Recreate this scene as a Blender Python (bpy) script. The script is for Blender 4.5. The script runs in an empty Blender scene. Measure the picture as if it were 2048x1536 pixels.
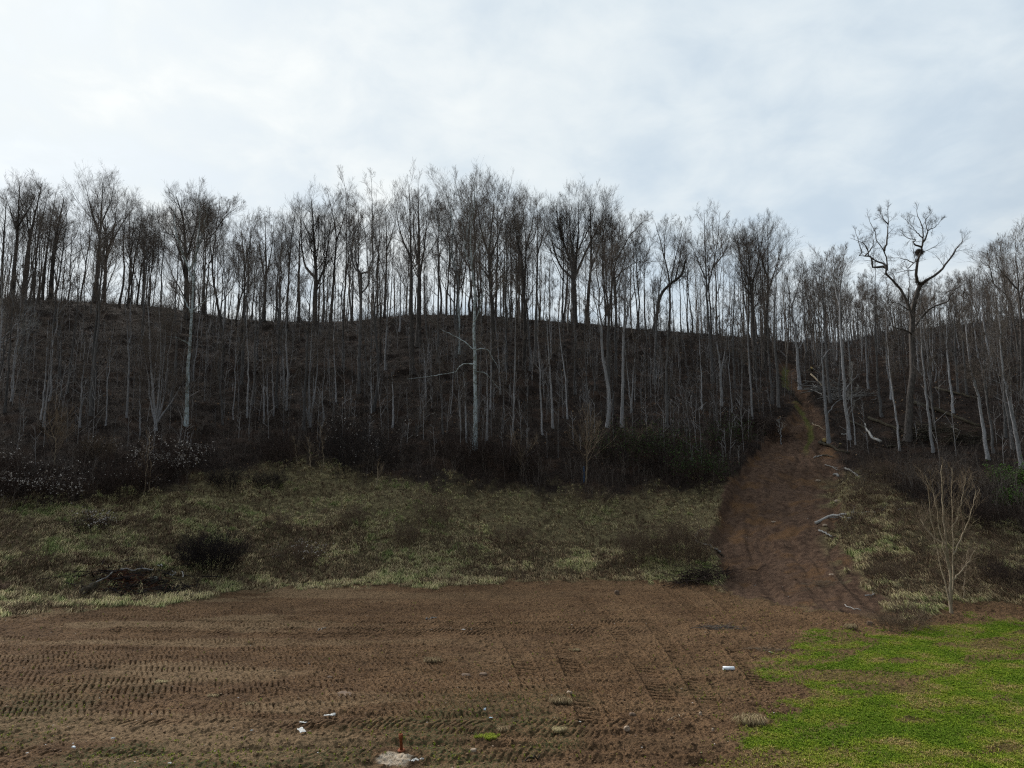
import bpy, math, random
import numpy as np
from mathutils import Vector

# ------------------------------------------------------------------ camera, sky, sun, exposure
scene = bpy.context.scene
COL = scene.collection
PITCH = math.radians(7.5)
EYE = 8.0
cam_d = bpy.data.cameras.new("camera"); cam = bpy.data.objects.new("camera", cam_d); COL.objects.link(cam)
cam_d.sensor_width = 36.0; cam_d.lens = 24.0; cam_d.clip_start = 0.1; cam_d.clip_end = 3000
cam.location = (0, 0, EYE); cam.rotation_euler = (math.radians(90) + PITCH, 0, 0)
scene.camera = cam
scene.view_settings.view_transform = 'Standard'
scene.view_settings.look = 'None'
scene.view_settings.gamma = 1.0
scene.view_settings.exposure = 0.0
scene.cycles.use_denoising = False
scene.cycles.pixel_filter_type = 'BLACKMAN_HARRIS'
scene.cycles.filter_width = 1.25
scene.cycles.sample_clamp_direct = 4.0
scene.cycles.sample_clamp_indirect = 1.5
scene.cycles.max_bounces = 4
scene.cycles.diffuse_bounces = 2
SUN_AZ, SUN_EL = math.radians(-40), math.radians(33)          # azimuth from +Y, negative = left
SUN_DIR = Vector((math.sin(SUN_AZ) * math.cos(SUN_EL), math.cos(SUN_AZ) * math.cos(SUN_EL), math.sin(SUN_EL)))

world = bpy.data.worlds.new("World"); scene.world = world; world.use_nodes = True
nt = world.node_tree; N = nt.nodes; L = nt.links
N.clear()


def nd(tree, typ, **kw):
    n = tree.nodes.new(typ)
    for k, v in kw.items():
        if k in n.inputs and not hasattr(n, k):
            n.inputs[k].default_value = v
        else:
            try:
                setattr(n, k, v)
            except Exception:
                n.inputs[k].default_value = v
    return n


def math_n(tree, op, a=None, b=None, c=None, clamp=False):
    n = tree.nodes.new('ShaderNodeMath'); n.operation = op; n.use_clamp = clamp
    for i, v in enumerate((a, b, c)):
        if v is None: continue
        if isinstance(v, (int, float)): n.inputs[i].default_value = v
        else: tree.links.new(v, n.inputs[i])
    return n.outputs[0]


def mix_n(tree, fac, a, b, blend='MIX'):
    n = tree.nodes.new('ShaderNodeMix'); n.data_type = 'RGBA'; n.blend_type = blend
    for sock, v in ((n.inputs[0], fac), (n.inputs[6], a), (n.inputs[7], b)):
        if isinstance(v, (int, float)): sock.default_value = v
        elif isinstance(v, tuple): sock.default_value = (*v, 1.0) if len(v) == 3 else v
        else: tree.links.new(v, sock)
    return n.outputs[2]


def noise_n(tree, vec, scale, detail=4.0, rough=0.55, dist=0.0):
    n = tree.nodes.new('ShaderNodeTexNoise'); n.inputs['Scale'].default_value = scale
    n.inputs['Detail'].default_value = detail; n.inputs['Roughness'].default_value = rough
    n.inputs['Distortion'].default_value = dist
    if vec is not None: tree.links.new(vec, n.inputs['Vector'])
    return n.outputs[0]


def ramp_n(tree, fac, stops):
    n = tree.nodes.new('ShaderNodeValToRGB'); e = n.color_ramp.elements
    while len(e) < len(stops): e.new(0.5)
    for i, (p, c) in enumerate(stops):
        e[i].position = p; e[i].color = (*c, 1.0) if len(c) == 3 else c
    tree.links.new(fac, n.inputs[0]); return n.outputs[0]


def maprange_n(tree, v, a, b, c=0.0, d=1.0, smooth=True):
    n = tree.nodes.new('ShaderNodeMapRange')
    if smooth: n.interpolation_type = 'SMOOTHSTEP'
    tree.links.new(v, n.inputs[0])
    for i, x in enumerate((a, b, c, d)): n.inputs[i + 1].default_value = x
    return n.outputs[0]


tc = N.new('ShaderNodeTexCoord')
sky = N.new('ShaderNodeTexSky'); sky.sky_type = 'NISHITA'; sky.sun_disc = False
sky.sun_elevation = SUN_EL; sky.sun_rotation = SUN_AZ
sky.air_density = 1.0; sky.dust_density = 1.5; sky.ozone_density = 1.5
skyc = mix_n(nt, 1.0, sky.outputs[0], (0.12, 0.12, 0.12), 'MULTIPLY')
sep = N.new('ShaderNodeSeparateXYZ'); L.new(tc.outputs['Generated'], sep.inputs[0])
zz = math_n(nt, 'ADD', math_n(nt, 'MAXIMUM', sep.outputs[2], 0.0), 0.22)
cmb = N.new('ShaderNodeCombineXYZ')
L.new(math_n(nt, 'DIVIDE', sep.outputs[0], zz), cmb.inputs[0]); L.new(math_n(nt, 'DIVIDE', sep.outputs[1], zz), cmb.inputs[1])
c1 = noise_n(nt, cmb.outputs[0], 1.1, 5, 0.5, 0.6)
c2 = noise_n(nt, cmb.outputs[0], 5.5, 6, 0.55, 0.3)
dot = N.new('ShaderNodeVectorMath'); dot.operation = 'DOT_PRODUCT'; L.new(tc.outputs['Generated'], dot.inputs[0]); dot.inputs[1].default_value = SUN_DIR
glow = maprange_n(nt, dot.outputs['Value'], 0.78, 1.02)
wide = maprange_n(nt, dot.outputs['Value'], -0.55, 0.42, smooth=False)
# thin overcast: white near the sun, blue-grey and dimmer away from it
cloudc = mix_n(nt, wide, (0.13, 0.145, 0.17), (0.79, 0.85, 0.885))
cloudc = mix_n(nt, glow, cloudc, (0.97, 0.99, 0.98))
cl = math_n(nt, 'ADD', math_n(nt, 'MULTIPLY', c1, 0.66), math_n(nt, 'MULTIPLY', c2, 0.34))
shade = maprange_n(nt, cl, 0.36, 0.66)
cloudc = mix_n(nt, shade, mix_n(nt, 1.0, cloudc, (0.80, 0.87, 0.94), 'MULTIPLY'), mix_n(nt, 1.0, cloudc, (1.10, 1.09, 1.07), 'MULTIPLY'))
cover = maprange_n(nt, cl, 0.30, 0.52, 0.86, 1.0)
final = mix_n(nt, cover, skyc, cloudc)
bg = N.new('ShaderNodeBackground'); L.new(final, bg.inputs[0]); bg.inputs[1].default_value = 1.0
wo = N.new('ShaderNodeOutputWorld'); L.new(bg.outputs[0], wo.inputs[0])

sun_d = bpy.data.lights.new("sun", 'SUN'); sun = bpy.data.objects.new("sun", sun_d); COL.objects.link(sun)
sun_d.energy = 5.0; sun_d.angle = math.radians(12); sun_d.color = (1.0, 0.95, 0.88)
sun.rotation_euler = SUN_DIR.to_track_quat('Z', 'Y').to_euler()

rng = np.random.default_rng(7)
random.seed(7)

# ------------------------------------------------------------------ picture <-> place (used to survey the photographed ground)
F = 1365.33
CT, ST = math.cos(PITCH), math.sin(PITCH)


def unproj(px, py, Y):
    h = (np.asarray(px, float) - 1024) / F; v = (768 - np.asarray(py, float)) / F
    dy = CT - v * ST; dz = ST + v * CT
    return np.stack(np.broadcast_arrays(h / dy * Y, Y * 1.0, EYE + dz / dy * Y), -1)


def proj(X, Y, Z):
    z = Z - EYE
    d = Y * CT + z * ST; u = -Y * ST + z * CT
    return 1024 + F * X / d, 768 - F * u / d


def row_depth(py):            # depth where a row meets flat ground
    v = (768 - np.asarray(py, float)) / F
    return -EYE * (CT - v * ST) / (ST + v * CT)


# ------------------------------------------------------------------ numpy noise
def _hash(ix, iy, s):
    n = (ix.astype(np.int64) * 374761393 + iy.astype(np.int64) * 668265263 + s * 974634777) & 0xffffffff
    n = ((n ^ (n >> 13)) * 1274126177) & 0xffffffff
    return ((n ^ (n >> 16)) & 0xffff) / 65535.0


def vnoise(x, y, s=0):
    x = np.asarray(x, float); y = np.asarray(y, float)
    x, y = np.broadcast_arrays(x, y)
    ix = np.floor(x); iy = np.floor(y); fx = x - ix; fy = y - iy
    fx = fx * fx * (3 - 2 * fx); fy = fy * fy * (3 - 2 * fy)
    a = _hash(ix, iy, s); b = _hash(ix + 1, iy, s); c = _hash(ix, iy + 1, s); d = _hash(ix + 1, iy + 1, s)
    return (a + (b - a) * fx) * (1 - fy) + (c + (d - c) * fx) * fy


def fbm(x, y, s=0, o=4, g=0.5):
    t = 0; a = 1; n = 0
    for k in range(o):
        t = t + a * vnoise(x * 2 ** k + 17.3 * k, y * 2 ** k - 9.1 * k, s + k); n += a; a *= g
    return t / n


def sst(x, a, b):
    t = np.clip((x - a) / (b - a), 0, 1); return t * t * (3 - 2 * t)


# ------------------------------------------------------------------ terrain
_px = np.array([0, 256, 512, 768, 1024, 1280, 1450, 1560, 1700, 1850, 2048], float)
_toe = np.array([1222, 1203, 1182, 1168, 1160, 1163, 1178, 1205, 1232, 1230, 1225], float)
_rpx = np.array([-300, 0, 128, 256, 384, 448, 512, 640, 700, 760, 830, 960, 1024, 1152, 1280, 1400, 1536, 1600, 1700, 1780, 1850, 2048, 2400], float)
_rrow = np.array([600, 600, 605, 611, 628, 641, 645, 645, 645, 636, 632, 632, 637, 648, 660, 668, 680, 688, 688, 668, 662, 640, 640], float)
_rdep = np.array([105, 110, 114, 117, 118, 118, 119, 120, 121, 122, 123, 124, 125, 126, 128, 131, 138, 144, 150, 150, 146, 136, 136], float)
_colx = np.linspace(-1000, 3100, 411)


def _gs(y, k=5):
    w = np.exp(-0.5 * (np.arange(-12, 13) / k) ** 2); w /= w.sum()
    return np.convolve(np.pad(y, 12, mode='edge'), w, 'valid')


TOE_Y = _gs(row_depth(np.interp(_colx, _px, _toe)), 6)
R_Y = _gs(np.interp(_colx, _rpx, _rdep), 6)
_rr = _gs(np.interp(_colx, _rpx, _rrow), 1.5)
_vv = (768 - _rr) / F
R_Z = EYE + (ST + _vv * CT) / (CT - _vv * ST) * R_Y + 0.75

# dirt track edges in picture rows
TRK_R = np.array([724, 730, 760, 800, 830, 870, 940, 1020, 1080, 1170, 1215, 1260], float)
TRK_LX = np.array([1556, 1556, 1563, 1596, 1582, 1538, 1474, 1440, 1424, 1450, 1450, 1450], float)
TRK_RX = np.array([1592, 1592, 1592, 1624, 1646, 1656, 1682, 1694, 1690, 1740, 1800, 1860], float)


def base_z(X, Y):
    X = np.asarray(X, float); Y = np.asarray(Y, float)
    Ys = np.maximum(Y, 5.0)
    c = 1024 + F * X / Ys
    ty = np.interp(c, _colx, TOE_Y); ry = np.interp(c, _colx, R_Y); rz = np.interp(c, _colx, R_Z)
    s = (Y - ty) / (ry - ty)
    up = 0.5 * (s + np.sqrt(s * s + 0.0007)) * rz
    dn = rz - 0.22 * (Y - ry)
    k = 0.9
    z = -k * np.logaddexp(-up / k, -dn / k)
    on = sst(s, 0.0, 0.15)
    fade = 1 - 0.85 * sst(s, 0.85, 0.97)
    z = z + on * fade * ((fbm(X / 16, Y / 11, 3, 3) - 0.5) * 2.6 + (fbm(X / 9, Y / 2.6, 5, 3) - 0.5) * 0.8 * sst(s, .2, .4))
    z = z + on * (fbm(X / 2.2, Y / 1.6, 9, 3) - 0.5) * 0.45
    z = z + (1 - on) * (fbm(X / 12, Y / 12, 21, 3) - 0.5) * 0.10
    return z


def track_mask(X, Y, Z, soft=9.0, wob=True):
    px, py = proj(X, np.maximum(Y, 5), Z)
    l = np.interp(py, TRK_R, TRK_LX); r = np.interp(py, TRK_R, TRK_RX)
    w = 0 if not wob else (fbm(X / 1.6, Y / 1.6, 31, 3) - 0.5) * 30 + (fbm(X / 5, Y / 5, 33, 3) - 0.5) * 50 * sst(py, 900, 960) + (fbm(X / .5, Y / .5, 35, 2) - 0.5) * 14
    m = sst(px - l + w, -soft * .4, soft) * sst(r - px + w, -soft, soft * 1.6)
    m = m * (1 - (wob is True) * sst(px - r + 70, 0, 50) * sst(fbm(X / 1.8 + 3, Y / 1.8, 37, 3), .54, .62) * sst(py, 930, 990))
    return m * sst(py, 722, 732) * (1 - sst(py, 1215, 1275)) * (Y > 25) * (Y < 125)


def terrain(X, Y):
    z = base_z(X, Y)
    m = track_mask(X, Y, z, 14, False)
    return z - m * 0.85 * sst(np.asarray(Y, float), 45, 60)


def tz(x, y):
    return float(terrain(np.array([x]), np.array([y]))[0])


def ground_hit(px, py, fallback=None):
    Ys = np.arange(16, 160, 0.25)
    p = unproj(px, py, Ys)
    g = terrain(p[:, 0], p[:, 1])
    k = np.nonzero(p[:, 2] <= g)[0]
    if len(k) == 0:
        Y = fallback if fallback is not None else float(np.interp(px, _colx, R_Y)) + 3
        x = float(unproj(px, py, np.array([Y]))[0, 0])
        return Vector((x, Y, tz(x, Y)))
    i = k[0]
    if i > 0:
        a = p[i - 1, 2] - g[i - 1]; b = g[i] - p[i, 2]; Y = Ys[i - 1] + 0.25 * a / max(a + b, 1e-6)
    else: Y = Ys[0]
    q = unproj(px, py, np.array([Y]))[0]
    return Vector((float(q[0]), float(Y), tz(q[0], Y)))


# ------------------------------------------------------------------ mesh helpers
def mesh_from(name, V, faces4=None, faces3=None, attrs=None, smooth=True):
    me = bpy.data.meshes.new(name)
    V = np.ascontiguousarray(V, dtype=np.float32)
    me.vertices.add(len(V)); me.vertices.foreach_set('co', V.ravel())
    n4 = 0 if faces4 is None else len(faces4); n3 = 0 if faces3 is None else len(faces3)
    idx = []
    if n4: idx.append(np.asarray(faces4, np.int32).ravel())
    if n3: idx.append(np.asarray(faces3, np.int32).ravel())
    idx = np.concatenate(idx)
    me.loops.add(len(idx)); me.loops.foreach_set('vertex_index', idx)
    me.polygons.add(n4 + n3)
    st = np.concatenate([np.arange(n4) * 4, n4 * 4 + np.arange(n3) * 3]).astype(np.int32)
    me.polygons.foreach_set('loop_start', st)
    me.polygons.foreach_set('use_smooth', np.full(n4 + n3, smooth, dtype=bool))
    me.update(calc_edges=True)
    for k, a in (attrs or {}).items():
        at = me.attributes.new(k, 'FLOAT', 'POINT'); at.data.foreach_set('value', np.ascontiguousarray(a, np.float32))
    return me


def add_obj(name, me, mat=None, parent=None):
    if mat is not None and len(me.materials) == 0: me.materials.append(mat)
    o = bpy.data.objects.new(name, me); COL.objects.link(o)
    if parent is not None: o.parent = parent
    return o


def root(name, loc, label, cat, group=None, rz=0.0, scale=None):
    o = bpy.data.objects.new(name, None); COL.objects.link(o)
    o.empty_display_size = 0.2
    o.location = loc; o.rotation_euler = (0, 0, rz)
    if scale: o.scale = scale
    o['label'] = label; o['category'] = cat
    if group: o['group'] = group
    return o


def tag(o, label, cat, group=None, kind=None):
    if label: o['label'] = label
    if cat: o['category'] = cat
    if group: o['group'] = group
    if kind: o['kind'] = kind
    return o


class Tubes:
    """collects many tapering tubes; build() makes one mesh of them."""
    def __init__(self): self.items = []

    def add(self, P, R, sides=3, tint=None):
        P = np.asarray(P, float); R = np.asarray(R, float)
        if P.ndim == 2: P = P[None]; R = R[None]
        if len(P) == 0: return
        if tint is None: tint = np.zeros(len(P))
        self.items.append((P, R, sides, np.broadcast_to(tint, (len(P),))))

    def build(self, name, rough=0.0):
        Vs = []; Fs = []; Ts = []; off = 0
        for P, R, s, T in self.items:
            m, n = P.shape[:2]
            D = np.empty_like(P); D[:, 1:-1] = P[:, 2:] - P[:, :-2]; D[:, 0] = P[:, 1] - P[:, 0]; D[:, -1] = P[:, -1] - P[:, -2]
            D /= np.linalg.norm(D, axis=2, keepdims=True) + 1e-9
            ov = P[:, -1] - P[:, 0]; ov /= np.linalg.norm(ov, axis=1, keepdims=True) + 1e-9
            ref = np.where(np.abs(ov[:, 2:3]) > 0.7, np.array([[1.0, 0.13, 0]]), np.array([[0.1, 0.05, 1.0]]))[:, None, :]
            U = np.cross(D, ref); U /= np.linalg.norm(U, axis=2, keepdims=True) + 1e-9
            W = np.cross(D, U)
            a = np.arange(s) * 2 * math.pi / s
            ca, sa = np.cos(a), np.sin(a)
            RR = R[:, :, None] * np.ones(s)
            if rough > 0 and s > 4: RR = RR * (1 + rough * (rng.random(RR.shape) - 0.5))
            V = P[:, :, None, :] + RR[..., None] * (U[:, :, None, :] * ca[:, None] + W[:, :, None, :] * sa[:, None])
            Vs.append(V.reshape(-1, 3)); Ts.append(np.repeat(T, n * s))
            base = off + (np.arange(m) * n * s)[:, None, None] + (np.arange(n - 1) * s)[None, :, None]
            k = np.arange(s)[None, None, :]; k2 = (np.arange(s) + 1) % s
            f = np.stack([base + k, base + k2[None, None, :], base + s + k2[None, None, :], base + s + k], -1)
            Fs.append(f.reshape(-1, 4)); off += m * n * s
        return mesh_from(name, np.concatenate(Vs), np.concatenate(Fs), attrs={'tint': np.concatenate(Ts)})


def unit(v): return v / (np.linalg.norm(v, axis=-1, keepdims=True) + 1e-9)


def children(P, R, per, t0, t1, ang, length, rr, npts=4, up=0.25, wig=0.12, rmin=0.006, taper=0.25, g=None, cont=True):
    """children of every parent polyline, all at once. length(t, m) gives lengths; rr = radius ratio."""
    g = g or rng
    m, n = P.shape[:2]
    t = t0 + (t1 - t0) * (np.arange(per)[None, :] + g.random((m, per))) / per
    x = t * (n - 1); i = np.minimum(x.astype(int), n - 2); f = (x - i)[..., None]
    rows = np.arange(m)[:, None]
    pos = P[rows, i] * (1 - f) + P[rows, i + 1] * f
    rad = R[rows, i] * (1 - f[..., 0]) + R[rows, i + 1] * f[..., 0]
    d = unit(P[rows, i + 1] - P[rows, i])
    ref = unit(g.normal(size=d.shape)); side = unit(np.cross(d, ref))
    an = np.radians(ang[0] + (ang[1] - ang[0]) * g.random((m, per)))[..., None]
    dirn = unit(d * np.cos(an) + side * np.sin(an))
    plen = np.linalg.norm(P[:, -1] - P[:, 0], axis=1)[:, None]
    Ln = length(t, plen) * (0.7 + 0.6 * g.random((m, per)))
    K = m * per
    pos = pos.reshape(K, 3); dirn = dirn.reshape(K, 3); Ln = Ln.reshape(K); rad = rad.reshape(K)
    out = np.empty((K, npts, 3)); out[:, 0] = pos
    step = (Ln / (npts - 1))[:, None]
    cur = dirn
    for k in range(1, npts):
        cur = unit(cur + np.array([0, 0, up / (npts - 1)]) + g.normal(size=(K, 3)) * wig)
        out[:, k] = out[:, k - 1] + cur * step
    r0 = np.maximum(rad * rr, rmin)
    rk = r0[:, None] * (1 - (1 - taper) * np.linspace(0, 1, npts)[None, :])
    return out, np.maximum(rk, rmin * 0.7)


def resample(pts, n):
    pts = np.asarray(pts, float)
    # Catmull-Rom-ish smooth path
    d = np.concatenate([[0], np.cumsum(np.linalg.norm(np.diff(pts, axis=0), axis=1))])
    m = len(pts)
    t = np.linspace(0, d[-1], n)
    tan = np.empty_like(pts)
    if m > 2: tan[1:-1] = (pts[2:] - pts[:-2]) / (d[2:] - d[:-2])[:, None]
    tan[0] = (pts[1] - pts[0]) / (d[1] - d[0]); tan[-1] = (pts[-1] - pts[-2]) / (d[-1] - d[-2])
    i = np.clip(np.searchsorted(d, t, 'right') - 1, 0, m - 2)
    h = (d[i + 1] - d[i]); s = (t - d[i]) / h; h = h[:, None]; s = s[:, None]
    return ((2 * s ** 3 - 3 * s ** 2 + 1) * pts[i] + (s ** 3 - 2 * s ** 2 + s) * h * tan[i]
            + (-2 * s ** 3 + 3 * s ** 2) * pts[i + 1] + (s ** 3 - s ** 2) * h * tan[i + 1])


# ------------------------------------------------------------------ materials
def new_mat(name, rough=0.9, spec=0.15):
    m = bpy.data.materials.new(name); m.use_nodes = True
    t = m.node_tree; b = t.nodes['Principled BSDF']
    b.inputs['Roughness'].default_value = rough
    b.inputs['Specular IOR Level'].default_value = spec
    return m, t, b


def bark_mat(name, dark, light, patch=None, scale=1.0, bumpd=0.03):
    m, t, b = new_mat(name, 0.92, 0.1)
    tcn = t.nodes.new('ShaderNodeTexCoord'); mp = t.nodes.new('ShaderNodeMapping')
    mp.inputs['Scale'].default_value = (6 * scale, 6 * scale, 0.9 * scale)
    t.links.new(tcn.outputs['Object'], mp.inputs[0])
    n1 = noise_n(t, mp.outputs[0], 2.0, 6, 0.65, 0.5)
    n2 = noise_n(t, tcn.outputs['Object'], 0.35 * scale, 3, 0.5)
    oi = t.nodes.new('ShaderNodeObjectInfo')
    c = mix_n(t, maprange_n(t, n1, 0.35, 0.65), dark, light)
    c = mix_n(t, maprange_n(t, n2, 0.4, 0.65, 0, 0.55), c, tuple(0.55 * x + 0.02 for x in light))
    if patch:
        v = noise_n(t, tcn.outputs['Object'], 1.6 * scale, 4, 0.6, 1.5)
        sepn = t.nodes.new('ShaderNodeSeparateXYZ'); t.links.new(tcn.outputs['Object'], sepn.inputs[0])
        c = mix_n(t, maprange_n(t, v, 0.50, 0.56), c, patch)
    rv = maprange_n(t, oi.outputs['Random'], 0, 1, 0.75, 1.2, False)
    cc = t.nodes.new('ShaderNodeCombineXYZ')
    for k in range(3): t.links.new(rv, cc.inputs[k])
    c = mix_n(t, 1.0, c, cc.outputs[0], 'MULTIPLY')
    t.links.new(c, b.inputs['Base Color'])
    bp = t.nodes.new('ShaderNodeBump'); bp.inputs['Distance'].default_value = bumpd; bp.inputs['Strength'].default_value = 0.8
    t.links.new(n1, bp.inputs['Height']); t.links.new(bp.outputs[0], b.inputs['Normal'])
    return m


M_DARK = bark_mat("dark_bark", (0.035, 0.030, 0.027), (0.11, 0.098, 0.09))
M_GREY = bark_mat("grey_bark", (0.06, 0.056, 0.054), (0.17, 0.165, 0.165))
M_PALE = bark_mat("pale_grey_bark", (0.17, 0.17, 0.175), (0.38, 0.38, 0.395))
M_SYC = bark_mat("white_mottled_bark", (0.36, 0.42, 0.44), (0.56, 0.64, 0.67), patch=(0.20, 0.22, 0.20))
M_TAN = bark_mat("tan_sapling_bark", (0.24, 0.19, 0.13), (0.40, 0.33, 0.24), scale=2, bumpd=0.01)
M_MOSS = bark_mat("mossy_log_bark", (0.025, 0.021, 0.016), (0.065, 0.056, 0.036))
M_WEATHER = bark_mat("weathered_wood", (0.16, 0.15, 0.14), (0.42, 0.41, 0.39), scale=2)


def twig_mat(name, a, b_):
    m, t, b = new_mat(name, 0.95, 0.05)
    at = t.nodes.new('ShaderNodeAttribute'); at.attribute_name = 'tint'
    oi = t.nodes.new('ShaderNodeObjectInfo')
    f = math_n(t, 'FRACT', math_n(t, 'ADD', at.outputs['Fac'], oi.outputs['Random']))
    t.links.new(mix_n(t, f, a, b_), b.inputs['Base Color'])
    return m


M_TWIG = twig_mat("grey_brown_twigs", (0.085, 0.070, 0.060), (0.20, 0.175, 0.155))
M_TWIGP = twig_mat("grey_sapling_stems", (0.09, 0.083, 0.08), (0.34, 0.33, 0.33))
M_TWIGD = twig_mat("dark_twigs", (0.045, 0.037, 0.032), (0.10, 0.085, 0.072))
M_TWIGL = twig_mat("pale_twigs", (0.24, 0.23, 0.21), (0.38, 0.37, 0.35))
M_BLACK = twig_mat("blackish_bush_twigs", (0.020, 0.017, 0.017), (0.050, 0.042, 0.040))
M_WEED = twig_mat("brown_weed_stems", (0.085, 0.058, 0.040), (0.19, 0.145, 0.105))
M_THICK = twig_mat("dark_thicket_twigs", (0.026, 0.019, 0.017), (0.085, 0.062, 0.052))
M_TWIGT = twig_mat("tan_twigs", (0.15, 0.11, 0.075), (0.28, 0.22, 0.16))
M_RED = twig_mat("red_brown_leaves", (0.065, 0.025, 0.016), (0.13, 0.06, 0.035))


def ramp_attr_mat(name, stops, rough=0.9, attr='tint'):
    m, t, b = new_mat(name, rough, 0.1)
    at = t.nodes.new('ShaderNodeAttribute'); at.attribute_name = attr
    t.links.new(ramp_n(t, at.outputs['Fac'], stops), b.inputs['Base Color'])
    return m


M_GRASS = ramp_attr_mat("dry_and_green_grass", [(0.0, (0.075, 0.045, 0.030)), (0.22, (0.22, 0.155, 0.09)), (0.45, (0.50, 0.425, 0.25)), (0.65, (0.39, 0.365, 0.17)),
                                               (0.85, (0.23, 0.27, 0.11)), (1.0, (0.12, 0.16, 0.045))])
M_LAWN = ramp_attr_mat("green_lawn_grass", [(0.0, (0.38, 0.28, 0.13)), (0.2, (0.30, 0.29, 0.06)), (0.6, (0.22, 0.30, 0.025)), (1.0, (0.12, 0.20, 0.018))])
M_IVY = ramp_attr_mat("evergreen_leaves", [(0.0, (0.012, 0.022, 0.008)), (0.6, (0.035, 0.07, 0.018)), (1.0, (0.07, 0.12, 0.028))], 0.6)
M_GREEN = ramp_attr_mat("bright_evergreen_leaves", [(0.0, (0.03, 0.07, 0.012)), (1.0, (0.10, 0.19, 0.03))], 0.6)
M_LEAF = ramp_attr_mat("fallen_leaves", [(0.0, (0.05, 0.03, 0.02)), (0.5, (0.13, 0.075, 0.04)), (1.0, (0.26, 0.18, 0.11))])
M_FLUFF = ramp_attr_mat("pale_seed_heads", [(0.0, (0.22, 0.19, 0.17)), (1.0, (0.60, 0.56, 0.52))])


def ground_mat():
    m, t, b = new_mat("ground_soil_grass_litter", 0.95, 0.08)
    geo = t.nodes.new('ShaderNodeNewGeometry'); P = geo.outputs['Position']

    def att(k):
        a = t.nodes.new('ShaderNodeAttribute'); a.attribute_name = k; return a.outputs['Fac']
    nA = noise_n(t, P, 0.35, 5, 0.6); nB = noise_n(t, P, 2.2, 5, 0.65); nC = noise_n(t, P, 11, 4, 0.7); nD = noise_n(t, P, 38, 3, 0.7)
    soil = mix_n(t, maprange_n(t, nA, 0.35, 0.65), (0.125, 0.073, 0.040), (0.215, 0.130, 0.070))
    soil = mix_n(t, maprange_n(t, nB, 0.42, 0.7, 0, 0.65), soil, (0.22, 0.13, 0.066))
    soil = mix_n(t, maprange_n(t, nC, 0.47, 0.60, 0, 0.9), soil, (0.040, 0.022, 0.012))
    soil = mix_n(t, maprange_n(t, nD, 0.56, 0.66, 0, 0.75), soil, (0.30, 0.19, 0.10))
    soil = mix_n(t, maprange_n(t, noise_n(t, P, 24, 2, 0.6), 0.58, 0.68, 0, 0.8), soil, (0.030, 0.018, 0.011))
    soil = mix_n(t, math_n(t, 'MULTIPLY', att('olive'), maprange_n(t, nC, 0.40, 0.6)), soil, (0.085, 0.092, 0.038))
    soil = mix_n(t, att('tan'), soil, mix_n(t, maprange_n(t, nC, .4, .6), (0.29, 0.20, 0.115), (0.165, 0.11, 0.062)))
    soil = mix_n(t, att('sand'), soil, mix_n(t, maprange_n(t, nC, .4, .6), (0.50, 0.40, 0.29), (0.62, 0.53, 0.42)))
    trk = mix_n(t, maprange_n(t, nB, 0.35, 0.65), (0.072, 0.043, 0.029), (0.145, 0.090, 0.060))
    trk = mix_n(t, maprange_n(t, nA, 0.5, 0.66, 0, .7), trk, (0.17, 0.092, 0.042))
    trk = mix_n(t, maprange_n(t, nC, 0.55, 0.68, 0, .8), trk, (0.05, 0.032, 0.024))
    trk = mix_n(t, maprange_n(t, nD, 0.62, 0.72, 0, 0.8), trk, (0.26, 0.20, 0.15))
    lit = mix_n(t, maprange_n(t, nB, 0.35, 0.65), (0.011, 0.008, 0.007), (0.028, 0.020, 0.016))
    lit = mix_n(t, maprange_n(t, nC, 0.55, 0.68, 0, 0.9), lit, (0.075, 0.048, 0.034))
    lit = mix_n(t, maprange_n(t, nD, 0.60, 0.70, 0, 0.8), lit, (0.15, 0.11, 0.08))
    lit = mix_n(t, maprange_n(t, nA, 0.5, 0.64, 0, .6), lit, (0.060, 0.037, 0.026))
    gr = mix_n(t, maprange_n(t, nB, 0.38, 0.62), (0.13, 0.105, 0.055), (0.25, 0.21, 0.11))
    gr = mix_n(t, maprange_n(t, nC, 0.5, 0.64), gr, (0.045, 0.035, 0.024))
    law = mix_n(t, maprange_n(t, nC, 0.40, 0.62), (0.10, 0.155, 0.012), (0.17, 0.22, 0.03))
    law = mix_n(t, maprange_n(t, nA, 0.52, 0.66, 0, 0.75), law, (0.22, 0.155, 0.08))
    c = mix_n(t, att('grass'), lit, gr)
    c = mix_n(t, att('track'), c, trk)
    c = mix_n(t, att('dirt'), c, soil)
    c = mix_n(t, att('lawn'), c, law)
    t.links.new(c, b.inputs['Base Color'])
    h = math_n(t, 'ADD', math_n(t, 'MULTIPLY', nC, 0.6), math_n(t, 'MULTIPLY', nD, 0.3))
    bp = t.nodes.new('ShaderNodeBump'); bp.inputs['Distance'].default_value = 0.24; bp.inputs['Strength'].default_value = 1.0
    t.links.new(h, bp.inputs['Height']); t.links.new(bp.outputs[0], b.inputs['Normal'])
    return m


M_GROUND = ground_mat()

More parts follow.
